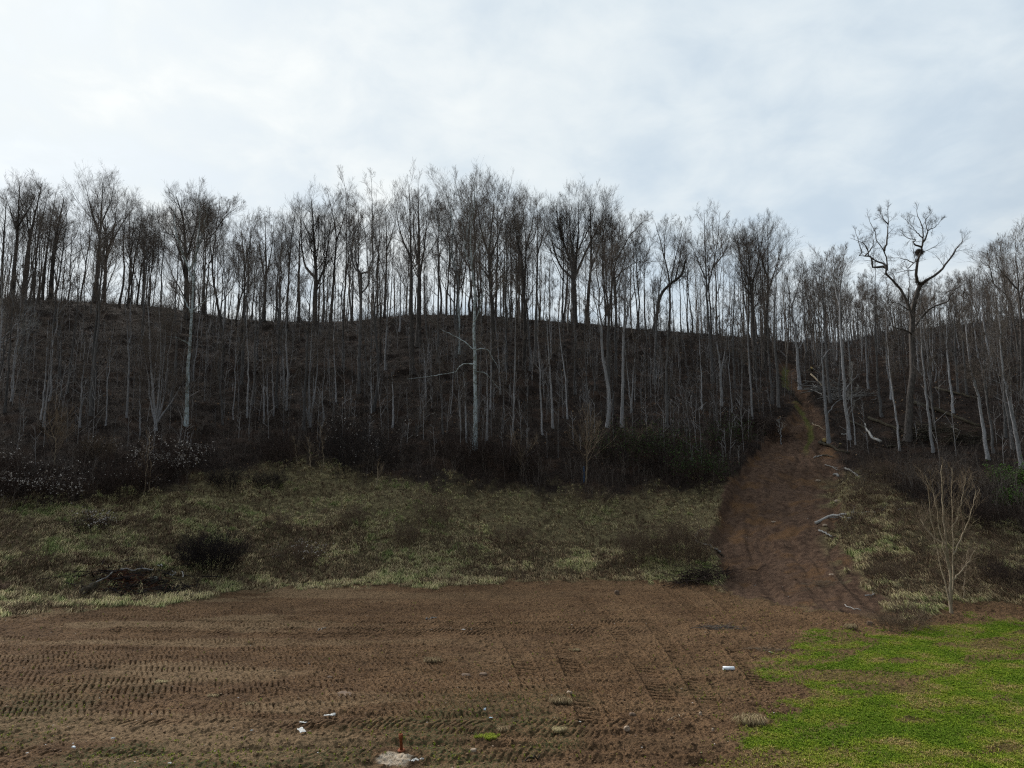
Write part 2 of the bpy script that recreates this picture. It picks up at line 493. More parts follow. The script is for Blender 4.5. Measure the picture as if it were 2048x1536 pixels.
# ------------------------------------------------------------------ ground mesh
FE_PX = np.array([-200, 0, 100, 200, 330, 400, 500, 600, 700, 900, 1024, 1200, 1400, 1460, 1480, 1700, 1760, 1850, 1890, 1960, 2048, 2300], float)
FE_R = np.array([1245, 1235, 1224, 1214, 1218, 1196, 1181, 1176, 1173, 1172, 1162, 1158, 1166, 1182, 1195, 1225, 1238, 1250, 1200, 1196, 1196, 1196], float)
GF_PX = np.array([-200, 0, 100, 256, 400, 512, 600, 800, 950, 1100, 1250, 1400, 1450, 1690, 1760, 1850, 1950, 2048, 2300], float)
GF_R = np.array([1015, 1010, 1005, 990, 962, 945, 938, 955, 975, 990, 990, 985, 975, 955, 960, 1010, 1040, 1060, 1060], float)
LW_R = np.array([1235, 1262, 1275, 1295, 1312, 1332, 1350, 1385, 1420, 1450, 1480, 1500, 1536, 1800], float)
LW_X = np.array([1860, 1640, 1600, 1590, 1570, 1520, 1560, 1590, 1570, 1520, 1470, 1450, 1400, 1250], float)
LT_PX = np.array([1400, 1590, 1700, 1800, 1880, 2048, 2300], float)
LT_R = np.array([1300, 1272, 1268, 1262, 1242, 1240, 1240], float)


def masks(X, Y, Z):
    px, py = proj(X, np.maximum(Y, 6), Z)
    sc = 14
    n1 = fbm(X / 1.4, Y / 1.4, 41, 4) - 0.5; n2 = fbm(X / 0.5, Y / 0.5, 47, 3) - 0.5; n3 = fbm(X / 5, Y / 4, 51, 3) - 0.5
    fe = np.interp(px, FE_PX, FE_R) + n1 * 26 + n2 * 12
    dirt = sst(py - fe, -3, 4)
    gf = np.interp(px, GF_PX, GF_R) + n3 * 30 + n1 * 50 + n2 * 20
    grass = sst(py - gf, -22, 22)
    track = track_mask(X, Y, Z)
    lx = np.interp(py, LW_R, LW_X)
    lt = np.interp(px, LT_PX, LT_R)
    dl = np.minimum((px - lx) / 1.6, (py - lt) * 1.6) + n1 * 85 + n3 * 85 + n2 * 80
    lawn = sst(dl, -16, 26)
    lawn = lawn * (1 - 0.8 * sst(fbm((X + .8 * Y) / 3.2, (Y - .5 * X) / 1.0, 67, 4), .57, .66))
    lawn = lawn * (1 - 0.85 * sst(fbm(X / 2.4, Y / 1.1, 61, 4), 0.56, 0.66) * (1 - sst(dl, 60, 380) * .6))
    sx = np.interp(py, [724, 740, 760, 790, 810, 850, 875, 895], [1566, 1571, 1568, 1578, 1592, 1618, 1624, 1612])
    strip = sst(9 - np.abs(px - sx) + n1 * 14, 0, 7) * sst(py, 728, 740) * (1 - sst(py, 890, 915)) * 0.38
    lawn = np.maximum(lawn, strip * (track > 0.1))
    beh = Y < 6
    olive = sst(n3 + 0.5 + 0.25 * n1, 0.42, 0.62) * sst(py, 1280, 1520) * (1 - sst(px, 1350, 1500) * .6)
    tan = sst(fbm(X / 7, Y / 1.3, 71, 4), 0.50, 0.68) * (1 - sst(px, 500, 1100) * 0.8) * 0.8
    dx = (px - 790) / 48; dy = (py - 1514) / 9
    sand = sst(1.0 - np.sqrt(dx * dx + dy * dy) + n2 * 1.3, 0.0, 0.35)
    dirt = np.where(beh, 1.0, dirt)
    tl = np.interp(py, TRK_R, TRK_LX); tr = np.interp(py, TRK_R, TRK_RX)
    global TU
    TU = (px - tl) / (tr - tl)
    return dict(dirt=dirt, grass=grass, track=track * (1 - dirt), lawn=lawn, olive=olive, tan=tan, sand=sand * dirt), px, py


def field_relief(X, Y, px, py):
    """tread prints pressed into the soil, and clods."""
    z = (fbm(X / 0.22, Y / 0.22, 81, 3) - 0.5) * 0.13 + (fbm(X / 0.9, Y / 0.6, 85, 3) - 0.5) * 0.13
    cl = fbm(X / 0.11, Y / 0.11, 91, 2); z = z + np.maximum(cl - 0.62, 0) * 0.22
    # cross tracks, running left to right, bowed
    V = Y - 0.0035 * (X - 2) ** 2 * 0.6 - 0.05 * X + (fbm(X / 14, Y / 40, 95, 2) - .5) * 1.6
    lane = V / 0.82 + (fbm(X / 9, Y / 2, 97, 2) - .5) * .8; li = np.floor(lane); lf = lane - li
    sgn = np.where(_hash(li, li * 0, 5) > 0.25, 1, -1)
    ph = (X + sgn * (lf - 0.5) * 0.45) / (0.21 + 0.03 * _hash(li, li * 0, 7)) + 7 * _hash(li, li * 0, 9) + (fbm(X / 1.1, Y / 1.1, 99, 2) - .5) * 1.1
    w = np.abs((ph - np.floor(ph)) - 0.5) * 2
    bar = sst(w, 0.14, 0.42) - 0.6
    edge = sst(np.abs(lf - 0.5), 0.34, 0.46)
    pres = sst(fbm(X / 5.5, Y / 1.6, 101, 3), 0.30, 0.43)
    left = 1 - sst(px, 1150, 1420)
    far = sst(py, 1190, 1240) * (1 - 0.75 * sst(py, 1400, 1480))
    amp = pres * left * far * (_hash(li, li * 0, 11) > 0.15)
    amp = amp * (.35 + .9 * sst(fbm(X / .7, Y / .7, 103, 3), .35, .6))
    z = z * (1 - .25 * amp) + amp * (bar * (1 - edge) * 0.12 + edge * 0.04)
    # tracks leading away from the viewer
    for (xa, ya, xb, yb, wd) in ((1.1, 22, -1.6, 42, .45), (2.6, 22, 1.0, 45, .45), (5.4, 24, 4.4, 47, .42), (6.8, 24, 7.2, 48, .42), (9.4, 26, 10.8, 50, .42), (11.2, 28, 13.2, 50, .42)):
        tt = (Y - ya) / (yb - ya)
        xc = xa + (xb - xa) * tt + 0.5 * np.sin(tt * 3.0)
        d = X - xc
        on = sst(wd - np.abs(d), 0, 0.06) * sst(tt, 0, .08) * (1 - sst(tt, .86, 1.0)) * sst(fbm(X / 3, Y / 2.5, 107, 2), 0.34, 0.48)
        ph = (Y + 0.25 * d) / 0.34; w = np.abs((ph - np.floor(ph)) - 0.5) * 2
        z = z * (1 - .6 * on) + on * ((sst(w, .2, .6) - .5) * 0.085 * (.4 + sst(fbm(X / .6, Y / .6, 109, 2), .3, .6)) - 0.05)
        z = z + 0.07 * np.exp(-((np.abs(d) - wd - .05) / .05) ** 2) * (on > -1) * sst(tt, 0, .08) * (1 - sst(tt, .86, 1.0)) * .6
    # ruts across the near corner
    for (c0, k, wdt, dep) in ((21.4, 0.02, 0.22, .12), (22.6, 0.03, 0.28, .10), (24.2, 0.015, 0.2, .07), (20.2, 0.03, 0.3, .13)):
        d = Y - (c0 + k * X + 0.3 * np.sin(X * 0.35 + c0))
        z = z - dep * np.exp(-(d / wdt) ** 2) * sst(X, -14, -6) * (1 - sst(X, 4, 9)) * (.4 + fbm(X / 2, Y * 0, 111, 2))
    return z


def build_ground():
    a = np.concatenate([-0.80 - np.geomspace(2.6, 0.02, 36), np.linspace(-0.80, 0.80, 1180), 0.80 + np.geomspace(0.02, 2.6, 36)])
    near = [14.0]
    while near[-1] < 58: near.append(near[-1] + 0.028 * (near[-1] / 20) ** 1.35)
    while near[-1] < 160: near.append(near[-1] + 0.30)
    while near[-1] < 420: near.append(near[-1] + 8)
    yy = np.array(near)
    A, Y = np.meshgrid(a, yy)
    X = A * Y
    Z = base_z(X, Y)
    Z = terrain(X, Y)
    M, px, py = masks(X, Y, Z)
    rel = field_relief(X, Y, px, py)
    fieldm = M['dirt'] * (Y < 60)
    Z = Z + fieldm * (1 - M['lawn'] * .6) * rel
    rough = (fbm(X / 0.9, Y / 0.9, 121, 2) - 0.5)
    Z = Z + (1 - fieldm) * (1 - M['track']) * rough * 0.30
    rut = (fbm((X - 0.18 * Y) / 0.45, Y / 9, 125, 3) - .5) * sst(fbm(X / 3, Y / 5, 127, 2), .35, .55)
    Z = Z + (1 - fieldm) * M['track'] * ((fbm(X / .9, Y / .9, 128, 2) - .5) * 0.16 + rut * 0.30)
    uw = TU + (fbm(X / 4, Y / 4, 131, 2) - .5) * .16
    for c0, wd, dp in ((.26, .035, .22), (.36, .03, .16), (.60, .035, .20), (.71, .03, .14), (.86, .03, .22), (.13, .03, .15)):
        Z = Z - M['track'] * dp * np.exp(-((uw - c0) / wd) ** 2) * (.3 + fbm(X / 2, Y / 3, int(c0 * 100), 2))
    Z = Z - M['lawn'] * fieldm * 0.0 + M['sand'] * 0.01
    ny, nx = X.shape
    V = np.stack([X, Y, Z], -1).reshape(-1, 3)
    att = {k: v.ravel() for k, v in M.items()}
    zone = np.full(ny * nx, 1)
    fl = {k: att[k] for k in att}
    zone = np.where(fl['grass'] > 0.5, 2, 1)
    zone = np.where(fl['track'] > 0.5, 3, zone)
    zone = np.where(fl['dirt'] > 0.5, 4, zone)
    # the lawn as a zone is its general outline, not each patch
    lx = np.interp(py, LW_R, LW_X); lt = np.interp(px, LT_PX, LT_R)
    lawnz = ((px > lx) & (py > lt)).ravel()
    zone = np.where(lawnz & (zone == 4), 5, zone)
    i = np.arange(ny - 1)[:, None] * nx + np.arange(nx - 1)[None, :]
    Fq = np.stack([i, i + 1, i + nx + 1, i + nx], -1).reshape(-1, 4)
    fz = zone[Fq[:, 0]]
    for z, name in ((1, 'wooded_hillside'), (2, 'grass_slope'), (3, 'dirt_track'), (4, 'bare_field'), (5, 'lawn')):
        f = Fq[fz == z]
        if len(f) == 0: continue
        used, inv = np.unique(f.ravel(), return_inverse=True)
        me = mesh_from(name, V[used], inv.reshape(-1, 4), attrs={k: v[used] for k, v in att.items()})
        o = add_obj(name, me, M_GROUND); o['kind'] = 'structure'
    me = mesh_from('ground', np.array([[-1500, -1500, -.8], [1500, -1500, -.8], [1500, 1500, -.8], [-1500, 1500, -.8]]), [[0, 1, 2, 3]],
                   attrs={'dirt': np.zeros(4), 'grass': np.ones(4), 'track': np.zeros(4), 'lawn': np.zeros(4), 'olive': np.zeros(4), 'tan': np.zeros(4), 'sand': np.zeros(4)})
    o = add_obj('ground', me, M_GROUND); o['kind'] = 'structure'
    return V, att, px.ravel(), py.ravel()


GV, GA, GPX, GPY = build_ground()
GIN = (np.abs(GPX - 1024) < 1120) & (GPY > 560) & (GPY < 1640)

# ------------------------------------------------------------------ trees
def crown(tb, P, R, H, start=0.35, n1=16, n2=5, n3=4, n4=3, l1=0.20, ang=(25, 58), up=0.75, twig=0.009, wig=0.075, g=None, dense=1.0):
    """branches and twigs of the given leaders (m, n, 3)."""
    g = g or rng
    l1h = l1 * H * 1.45

    def len1(t, pl): return l1h * np.clip(1.30 - 0.90 * t, 0.36, 1.0) * np.minimum(pl / H * 1.6 + .35, 1)
    P1, R1 = children(P, R, n1, start, 0.985, (ang[0], ang[1] * 1.05), len1, 0.36, 7, up, wig * .8, 0.014, 0.3, g)
    R1 = np.minimum(R1, (0.010 + 0.012 * np.linalg.norm(P1[:, -1] - P1[:, 0], axis=1))[:, None])
    tb.add(P1, R1, 4, g.random(len(P1)))
    P2, R2 = children(P1, R1, n2 + 1, 0.12, 0.98, (20, 50), lambda t, pl: pl * (0.56 - 0.26 * t), 0.55, 4, up * 0.6, wig, twig * 1.1, 0.4, g)
    tb.add(P2, R2, 3, g.random(len(P2)))
    P3, R3 = children(P2, R2, n3, 0.08, 1.0, (20, 50), lambda t, pl: pl * (0.62 - 0.22 * t), 0.7, 3, up * 0.4, wig, twig * .85, 0.5, g)
    tb.add(P3, R3, 3, g.random(len(P3)))
    if n4:
        P4, R4 = children(P3, R3, n4, 0.15, 1.0, (16, 42), lambda t, pl: np.maximum(pl * 0.75, 0.25), 0.8, 2, 0.2, 0.1, twig * .7, 0.7, g)
        tb.add(P4, R4, 3, g.random(len(P4)))


def path_radii(n, r0, r1, p=0.8): return r0 + (r1 - r0) * np.linspace(0, 1, n) ** p


GROUND_SINK = 0.25


def Ht_top(paths):
    return paths[0][-1][1] < min(p[1] for q in paths for p in q) + 60


def hero(name, label, cat, wpx, paths, mat, tmat, group=None, Y=None, H=None, depth_wob=0.6, sub_r=0.55, **kw):
    """a tree surveyed from the photograph: paths[0] is the trunk, the others leave it; picture coordinates at the tree's depth."""
    g = np.random.default_rng(abs(int(paths[0][0][0] * 13 + paths[0][0][1] * 7)) + 5)
    b = paths[0][0]
    if Y is None: base = ground_hit(b[0], b[1])
    else:
        x = float(unproj(b[0], b[1], np.array([Y]))[0, 0]); base = Vector((x, Y, tz(x, Y)))
    D = base.y
    B = np.array(base)
    world_paths = []
    topy = min(p[1] for q in paths for p in q)
    trunk = Tubes(); r0 = wpx * (.82 if Y is not None else .95) / F * D / 2
    for k, q in enumerate(paths):
        q = np.array(q, float)
        dd = D + (np.cumsum(g.normal(size=len(q))) * depth_wob * (0.25 if k == 0 else 1.0) if len(q) > 1 else 0)
        if k == 0: dd = dd - dd[0] + D if not np.isscalar(dd) else dd
        W = unproj(q[:, 0], q[:, 1], dd) - B
        if k == 0:
            W[0] = (W[0, 0], W[0, 1], -GROUND_SINK)
            world_paths.append(W)
        else:
            # start exactly on the nearest earlier path
            allp = np.concatenate([resample(w, 40) for w in world_paths])
            d0 = np.hypot(allp[:, 0] - W[0, 0], allp[:, 2] - W[0, 2]); j = int(np.argmin(d0))
            W = W + np.linspace(1, 0, len(W))[:, None] * (allp[j] - W[0]) * np.array([1, 1, 1])
            W[0] = allp[j]
            world_paths.append(W)
    Ht = float(max(w[-1, 2] for w in world_paths))
    RP = []; RR = []
    for k, W in enumerate(world_paths):
        n = 22 if k == 0 else 14
        Q = resample(W, n)
        Q[1:-1] += g.normal(size=(n - 2, 3)) * 0.03
        if k == 0:
            ra = path_radii(n, r0, max(r0 * 0.10, 0.018) if Ht_top(paths) else r0 * .62, 0.95)
            ra[0] *= 1.35; ra[1] *= 1.08
        else:
            # radius where it leaves the trunk, by length
            ln = np.linalg.norm(np.diff(W, axis=0), axis=1).sum()
            ra = path_radii(n, min(r0 * sub_r, 0.025 + ln * 0.017), 0.014, 0.75)
        trunk.add(Q, ra, 8 if k == 0 else 6)
        RP.append(resample(Q, 14)); RR.append(np.interp(np.linspace(0, 1, 14), np.linspace(0, 1, n), ra))
    ro = root(name, base, label, cat, group)
    add_obj('trunk', trunk.build('trunk', 0.12), mat, ro)
    kw = dict(kw); kw.setdefault('n1', 16); start = kw.pop('start', 0.42); nl = kw.pop('nl', None)
    tb = Tubes()
    m = len(RP)
    crown(tb, np.array(RP[:1]), np.array(RR[:1]), Ht, start=start, g=g, **kw)
    if m > 1:
        kk = dict(kw); kk['n1'] = nl or max(5, int(kw['n1'] * 0.7))
        crown(tb, np.array(RP[1:]), np.array(RR[1:]), Ht, start=0.22, g=g, **kk)
    add_obj('crown', tb.build('crown'), tmat, ro)
    return ro


def H_(name, label, w, paths, mat=M_DARK, tm=M_TWIG, **kw):
    if not isinstance(paths[0][0], tuple): paths = [paths]
    return hero(name, label, 'tree', w, paths, mat, tm, **kw)


LAND = []      # landmarks for wording the labels of the other trees


def land(x, phrase): LAND.append((x, phrase))


# --- crest trees, left to right
H_('bare_tree', 'tall bare tree at the left picture edge, thick trunk on the skyline', 9, [(2, 600), (8, 470), (14, 395)], l1=.20, Y=112)
H_('bare_tree', 'tall tree with fanned top, second thick crest trunk from the left edge', 12, [[(22, 605), (34, 480), (40, 362)], [(35, 470), (20, 420), (8, 385)], [(38, 450), (62, 410), (76, 380)]], l1=.17, Y=111)
H_('bare_tree', 'leaning dark tree, third thick crest trunk from the left edge', 13, [[(46, 606), (58, 490), (84, 366)], [(58, 480), (52, 420), (58, 385)]], l1=.18, Y=112)
H_('bare_tree', 'dark slender crest tree, fourth thick trunk from the left edge', 7, [(67, 606), (76, 480), (98, 378)], l1=.16, Y=114)
H_('bare_tree', 'dark crest tree beside the pair of close trunks near the left edge', 8, [(84, 606), (94, 500), (112, 385)], l1=.16, Y=115)
H_('bare_tree', 'stout crest tree with two close trunks near the left edge', 13, [[(101, 608), (108, 500), (128, 395)], [(104, 560), (118, 470), (144, 400)]], M_DARK, l1=.16, Y=113)
H_('bare_tree', 'wide-topped tall tree on the crest with a straight dark trunk', 12, [[(190, 612), (200, 470), (206, 365)], [(200, 475), (182, 415), (170, 368)], [(201, 450), (222, 400), (228, 368)]], l1=.19, Y=114)
land(196, 'wide-topped tall crest tree')
H_('bare_tree', 'twisting forked crest tree with long branches reaching up to the right', 9, [[(209, 612), (213, 510), (224, 480)], [(224, 480), (232, 430), (236, 390)], [(220, 500), (245, 450), (276, 405)], [(213, 500), (205, 440), (200, 400)]], l1=.18, Y=116)
H_('bare_tree', 'dark low-crowned crest tree left of the vine-thick tree', 8, [[(285, 618), (288, 520), (282, 455)], [(288, 520), (300, 480), (305, 440)]], l1=.24, n1=20, Y=115)
H_('vine_clad_tree', 'very dark dense tree thick with vines on the crest, behind the white-barked tree', 15, [[(372, 655), (372, 540), (366, 440), (352, 392)], [(370, 560), (350, 480), (326, 425)], [(372, 540), (392, 460), (402, 400)], [(372, 600), (350, 560), (332, 520)]], M_DARK, M_TWIGD, l1=.20, n1=26, n4=4, Y=112)
H_('white_barked_tree', 'slim white-barked tree with pale forked limbs in front of the vine-thick tree', 9, [[(372, 852), (377, 740), (380, 690), (385, 600), (389, 545), (398, 460), (399, 372)], [(388, 560), (372, 520), (352, 465), (348, 420)], [(389, 545), (403, 500), (412, 450), (418, 410)], [(384, 620), (365, 590), (345, 575)], [(384, 620), (410, 600), (428, 580)], [(378, 680), (355, 672), (330, 672)]], M_SYC, M_TWIG, l1=.11, n1=12)
land(382, 'slim white-barked tree')
H_('bare_tree', 'curving dark tree with a wide fine crown, just right of the white-barked one', 8, [[(444, 760), (446, 680), (432, 590), (424, 530), (432, 465), (440, 395)], [(425, 530), (418, 470), (412, 420)], [(433, 460), (455, 430), (478, 412)]], l1=.13)
H_('bare_tree', 'upright dark tree standing before the notch in the skyline at left', 7, [[(477, 728), (488, 600), (488, 520), (480, 440)], [(488, 540), (500, 480), (508, 440)]], l1=.14)
H_('bare_tree', 'thick-stemmed crest tree with a soft rounded crown left of centre', 9, [[(527, 655), (532, 540), (530, 437)], [(532, 560), (545, 490), (548, 440)], [(531, 570), (520, 500), (514, 445)]], l1=.17, Y=118)
H_('bare_tree', 'crooked slender crest tree beside the soft rounded crown', 5, [(551, 655), (556, 540), (562, 500), (566, 440)], l1=.15, Y=119)
H_('bare_tree', 'straight dark tree standing just left of the crooked black oak', 8, [[(571, 695), (577, 560), (582, 490), (592, 415)], [(580, 520), (572, 470), (570, 440)]], l1=.17, Y=110)
H_('bare_tree', 'dark straight crest trunk touching the crooked black oak', 8, [(598, 650), (598, 520), (604, 415)], l1=.17, Y=119)
H_('crooked_oak', 'heavy black oak with crooked limbs on the crest, left of the tall candelabra fork', 14, [[(630, 665), (630, 590), (632, 560), (628, 480), (622, 395)], [(632, 575), (650, 530), (660, 460), (668, 400)], [(630, 560), (608, 530), (602, 470), (600, 420)], [(634, 590), (652, 555), (655, 515)], [(630, 630), (616, 640), (608, 622)]], M_DARK, M_TWIGD, l1=.18, n1=20, Y=114)
land(630, 'heavy crooked black oak')
H_('bare_tree', 'tall tapering tree with drooped dark top, right beside the crooked oak', 8, [[(661, 655), (668, 540), (672, 470), (655, 383)], [(671, 480), (690, 420), (692, 390)]], l1=.15, Y=116)
H_('stub_tree', 'pale spotted broken trunk whose short top hooks over to the left', 7, [[(687, 735), (686, 640), (683, 600), (678, 585), (668, 583)], [(684, 600), (690, 560), (692, 530)]], M_GREY, M_TWIG, l1=.05, n1=8)
H_('bare_tree', 'dark upright tree between the hooked stub and the candelabra fork', 6, [(703, 660), (706, 540), (700, 450)], l1=.16, Y=118)
H_('candelabra_tree', 'elegant tall tree whose trunk forks like a candelabra against the sky', 8, [[(717, 784), (719, 700), (722, 620), (722, 550)], [(722, 550), (706, 530), (700, 470), (697, 410), (685, 350)], [(722, 550), (712, 530), (711, 490), (707, 440)], [(722, 548), (744, 538), (746, 470), (745, 410), (742, 357)], [(722, 585), (736, 570), (736, 530), (732, 480), (722, 430)], [(740, 542), (752, 500), (770, 480)]], M_GREY, M_TWIG, l1=.085, n1=12, start=.75, nl=9)
land(722, 'tall candelabra fork')
H_('bare_tree', 'small thin crooked tree between the candelabra fork and the dark snag', 4, [(739, 772), (744, 650), (745, 590), (752, 540)], M_GREY, l1=.14)
H_('snag', 'straight black dead trunk with a blunt broken top on the crest', 6, [(761, 725), (760, 600), (757, 508)], M_DARK, M_TWIGD, l1=.04, n1=7, n2=4, n3=3, n4=0)
land(759, 'blunt black snag')
H_('bare_tree', 'tall dark tree just right of the blunt black snag', 7, [[(768, 640), (773, 520), (771, 418)], [(774, 500), (790, 450), (792, 420)], [(773, 560), (755, 500), (748, 470)]], l1=.15, Y=121)
H_('bare_tree', 'left one of two tall close trunks with a shared tall crown', 11, [[(825, 748), (823, 620), (822, 500), (818, 368)], [(822, 520), (800, 460), (790, 400)]], l1=.15)
H_('bare_tree', 'thick dark right one of two tall close trunks with a shared crown', 13, [[(836, 692), (838, 600), (838, 520), (836, 375)], [(838, 560), (850, 480), (856, 400)], [(838, 540), (828, 470), (826, 400)]], M_DARK, l1=.15, n1=18)
land(832, 'pair of tall close trunks')
H_('bare_tree', 'straight slim trunk between the close pair and the white sycamore', 6, [(875, 726), (876, 640), (877, 560), (873, 430)], M_GREY, l1=.14)
H_('white_sycamore', 'blue-white sycamore with a thick pale trunk forking high, left of the taller one', 8, [[(917, 708), (917, 630), (915, 545)], [(915, 545), (900, 505), (878, 455), (862, 400)], [(915, 545), (928, 512), (932, 440), (915, 380), (905, 345)], [(903, 515), (903, 440), (888, 370), (880, 345)], [(930, 500), (940, 430), (944, 360)]], M_SYC, M_TWIG, l1=.12, n1=12, start=.7)
H_('white_sycamore', 'tallest white sycamore in the centre, pale side limbs low on its trunk', 9.5, [[(950, 897), (951, 800), (949, 700), (948, 650), (950, 600), (944, 530), (941, 470), (946, 420), (950, 360)], [(948, 692), (925, 675), (900, 664), (880, 655), (858, 637)], [(948, 727), (925, 726), (908, 743), (885, 747), (860, 752), (815, 758)], [(951, 738), (972, 744), (985, 760), (1002, 782)], [(952, 650), (962, 625), (967, 590), (970, 520), (985, 470)], [(945, 535), (930, 500), (925, 450), (908, 400)], [(944, 520), (960, 480), (975, 420)], [(952, 605), (985, 580), (1025, 560)], [(950, 700), (975, 700), (1000, 745)]], M_SYC, M_TWIG, l1=.085, n1=14, start=.5, nl=7, sub_r=.32)
land(950, 'tallest white sycamore')
H_('bare_tree', 'broad dark tree right behind the tallest white sycamore', 10, [[(985, 792), (985, 650), (980, 540), (978, 500)], [(980, 520), (960, 450), (952, 365)], [(979, 500), (985, 440), (990, 375)], [(981, 530), (1000, 470), (1018, 385)], [(980, 560), (950, 515), (935, 470)]], l1=.15, n1=18, start=.6)
H_('bare_tree', 'pale grey leaning pole right of the tallest white sycamore', 4, [(1001, 788), (996, 700), (990, 640), (985, 590)], M_PALE, M_TWIG, l1=.08, n1=9)
H_('bare_tree', 'tall forked tree with kinked limbs, first right of the broad dark tree', 8, [[(1048, 738), (1050, 640), (1045, 530), (1035, 485)], [(1040, 505), (1028, 440), (1030, 395)], [(1050, 600), (1052, 500), (1048, 440), (1045, 392)], [(1052, 500), (1066, 440), (1072, 395)]], l1=.13)
H_('bare_tree', 'straight grey tree left of the great round-headed oak', 8, [[(1070, 727), (1073, 600), (1075, 500), (1074, 400)], [(1075, 510), (1088, 460), (1090, 420)]], M_GREY, l1=.13)
H_('round_headed_oak', 'great oak with a broad round dark head on the crest right of centre', 15, [[(1149, 668), (1149, 590), (1145, 540), (1120, 460), (1112, 410)], [(1146, 560), (1155, 480), (1158, 385)], [(1150, 600), (1150, 520), (1180, 450), (1192, 390)], [(1150, 560), (1175, 500), (1200, 450), (1228, 405)], [(1146, 560), (1118, 530), (1100, 470), (1095, 430)], [(1150, 520), (1140, 450), (1138, 395)]], M_DARK, M_TWIGD, l1=.17, n1=24, n4=4, Y=124)
H_('bare_tree', 'dark trunk sharing the head of the great round oak, on its right', 11, [[(1175, 672), (1176, 600), (1182, 520), (1180, 400)], [(1180, 540), (1205, 470), (1215, 400)]], M_DARK, M_TWIGD, l1=.16, n1=20, Y=125)
land(1160, 'great round-headed oak')
H_('bare_tree', 'grey twin-stemmed tree whose crown sweeps up to the right of the great oak', 9, [[(1217, 832), (1216, 700), (1222, 590), (1235, 500), (1240, 430)], [(1219, 640), (1205, 560), (1204, 500)], [(1234, 520), (1262, 470), (1290, 440)], [(1228, 560), (1262, 530), (1295, 520)]], M_GREY, M_TWIG, l1=.12, n1=18)
H_('bare_tree', 'pale grey straight trunk right of the twin-stemmed sweeping tree', 8, [[(1244, 852), (1246, 720), (1250, 600), (1256, 470)], [(1250, 660), (1262, 600), (1280, 560)]], M_PALE, M_TWIG, l1=.10)
H_('bare_tree', 'short thick-based tree below the leaning dark tree', 7, [(1308, 769), (1312, 680), (1316, 600), (1330, 500)], M_GREY, l1=.13)
H_('leaning_tree', 'dark tree leaning hard to the right across the skyline', 9, [[(1303, 690), (1312, 640), (1322, 590), (1345, 565), (1362, 550), (1372, 520)], [(1312, 640), (1306, 580), (1300, 540)], [(1350, 562), (1362, 500), (1358, 460)]], M_DARK, l1=.12, Y=123)
land(1330, 'hard-leaning dark tree')
H_('bare_tree', 'tree with a narrow open fork right of the hard-leaning tree', 8, [[(1338, 720), (1340, 620), (1338, 560), (1325, 500), (1310, 445)], [(1339, 575), (1352, 510), (1372, 440)], [(1328, 510), (1330, 460), (1336, 440)]], l1=.12, Y=119)
H_('bare_tree', 'cluster of three straight grey stems from one foot below the open fork', 8, [[(1334, 855), (1333, 760), (1335, 690), (1333, 600)], [(1334, 840), (1341, 760), (1348, 680)], [(1333, 830), (1326, 760), (1322, 700)]], M_GREY, M_TWIG, l1=.08, n1=10)
H_('bare_tree', 'tall tree with twin rounded tops standing above its neighbours', 8, [[(1425, 763), (1420, 680), (1414, 600), (1411, 520), (1408, 420)], [(1413, 580), (1432, 500), (1440, 425)], [(1412, 560), (1395, 520), (1380, 480)], [(1424, 535), (1450, 500), (1462, 460)]], M_GREY, M_TWIG, l1=.11, n1=16, start=.5)
land(1415, 'tall twin-topped tree')
H_('bare_tree', 'pale tree splitting into a narrow V below the twin-topped tree', 7, [[(1443, 812), (1441, 740), (1435, 690), (1430, 620)], [(1442, 750), (1452, 690), (1455, 620)]], M_PALE, M_TWIG, l1=.09)
H_('bare_tree', 'slim grey trunk right of the narrow V tree', 5, [(1470, 775), (1466, 690), (1468, 600), (1472, 500)], M_GREY, l1=.12)
H_('bare_tree', 'pale straight pole left of the dirt track, standing lowest on that bank', 5, [(1504, 840), (1501, 760), (1496, 690), (1494, 600)], M_PALE, M_TWIG, l1=.09)
H_('bare_tree', 'dark dense-crowned tree in the clump left of the track gap', 9, [[(1512, 760), (1505, 640), (1500, 560), (1492, 465)], [(1502, 580), (1520, 510), (1528, 450)], [(1501, 570), (1482, 520), (1474, 480)]], M_DARK, M_TWIGD, l1=.14, n1=22)
H_('bare_tree', 'dark tree with fine arching twigs over the left edge of the track gap', 8, [[(1530, 740), (1533, 640), (1536, 560), (1535, 450)], [(1535, 590), (1556, 520), (1572, 470)], [(1535, 560), (1518, 500), (1512, 455)]], M_DARK, l1=.14, n1=20)
H_('bare_tree', 'left trunk of the grey row standing on the left bank of the track', 6, [(1545, 808), (1540, 740), (1536, 680), (1538, 580)], M_GREY, l1=.10)
H_('bare_tree', 'right trunk of the grey row standing on the left bank of the track', 7, [(1557, 815), (1554, 740), (1549, 680), (1550, 580), (1558, 500)], M_GREY, l1=.11)
H_('bare_tree', 'grey tree alone in the gap at the right edge of the upper track', 8, [[(1600, 777), (1595, 720), (1590, 660), (1582, 610), (1574, 565)], [(1592, 690), (1575, 672), (1556, 668)], [(1583, 615), (1600, 560), (1604, 520)], [(1594, 700), (1612, 675), (1622, 655)]], M_PALE, M_TWIG, l1=.12, n1=14)
land(1598, 'lone grey tree in the track gap')
H_('white_barked_tree', 'left one of two white straight trunks right beside the dirt track', 8.5, [[(1658, 887), (1653, 830), (1647, 760), (1644, 700), (1648, 670), (1662, 640)], [(1645, 720), (1660, 700), (1690, 708)], [(1645, 715), (1630, 705), (1625, 690)], [(1653, 830), (1675, 802), (1700, 795)]], M_PALE, M_TWIG, l1=.05, n1=9, start=.6, nl=3, n2=3, n3=2, n4=0)
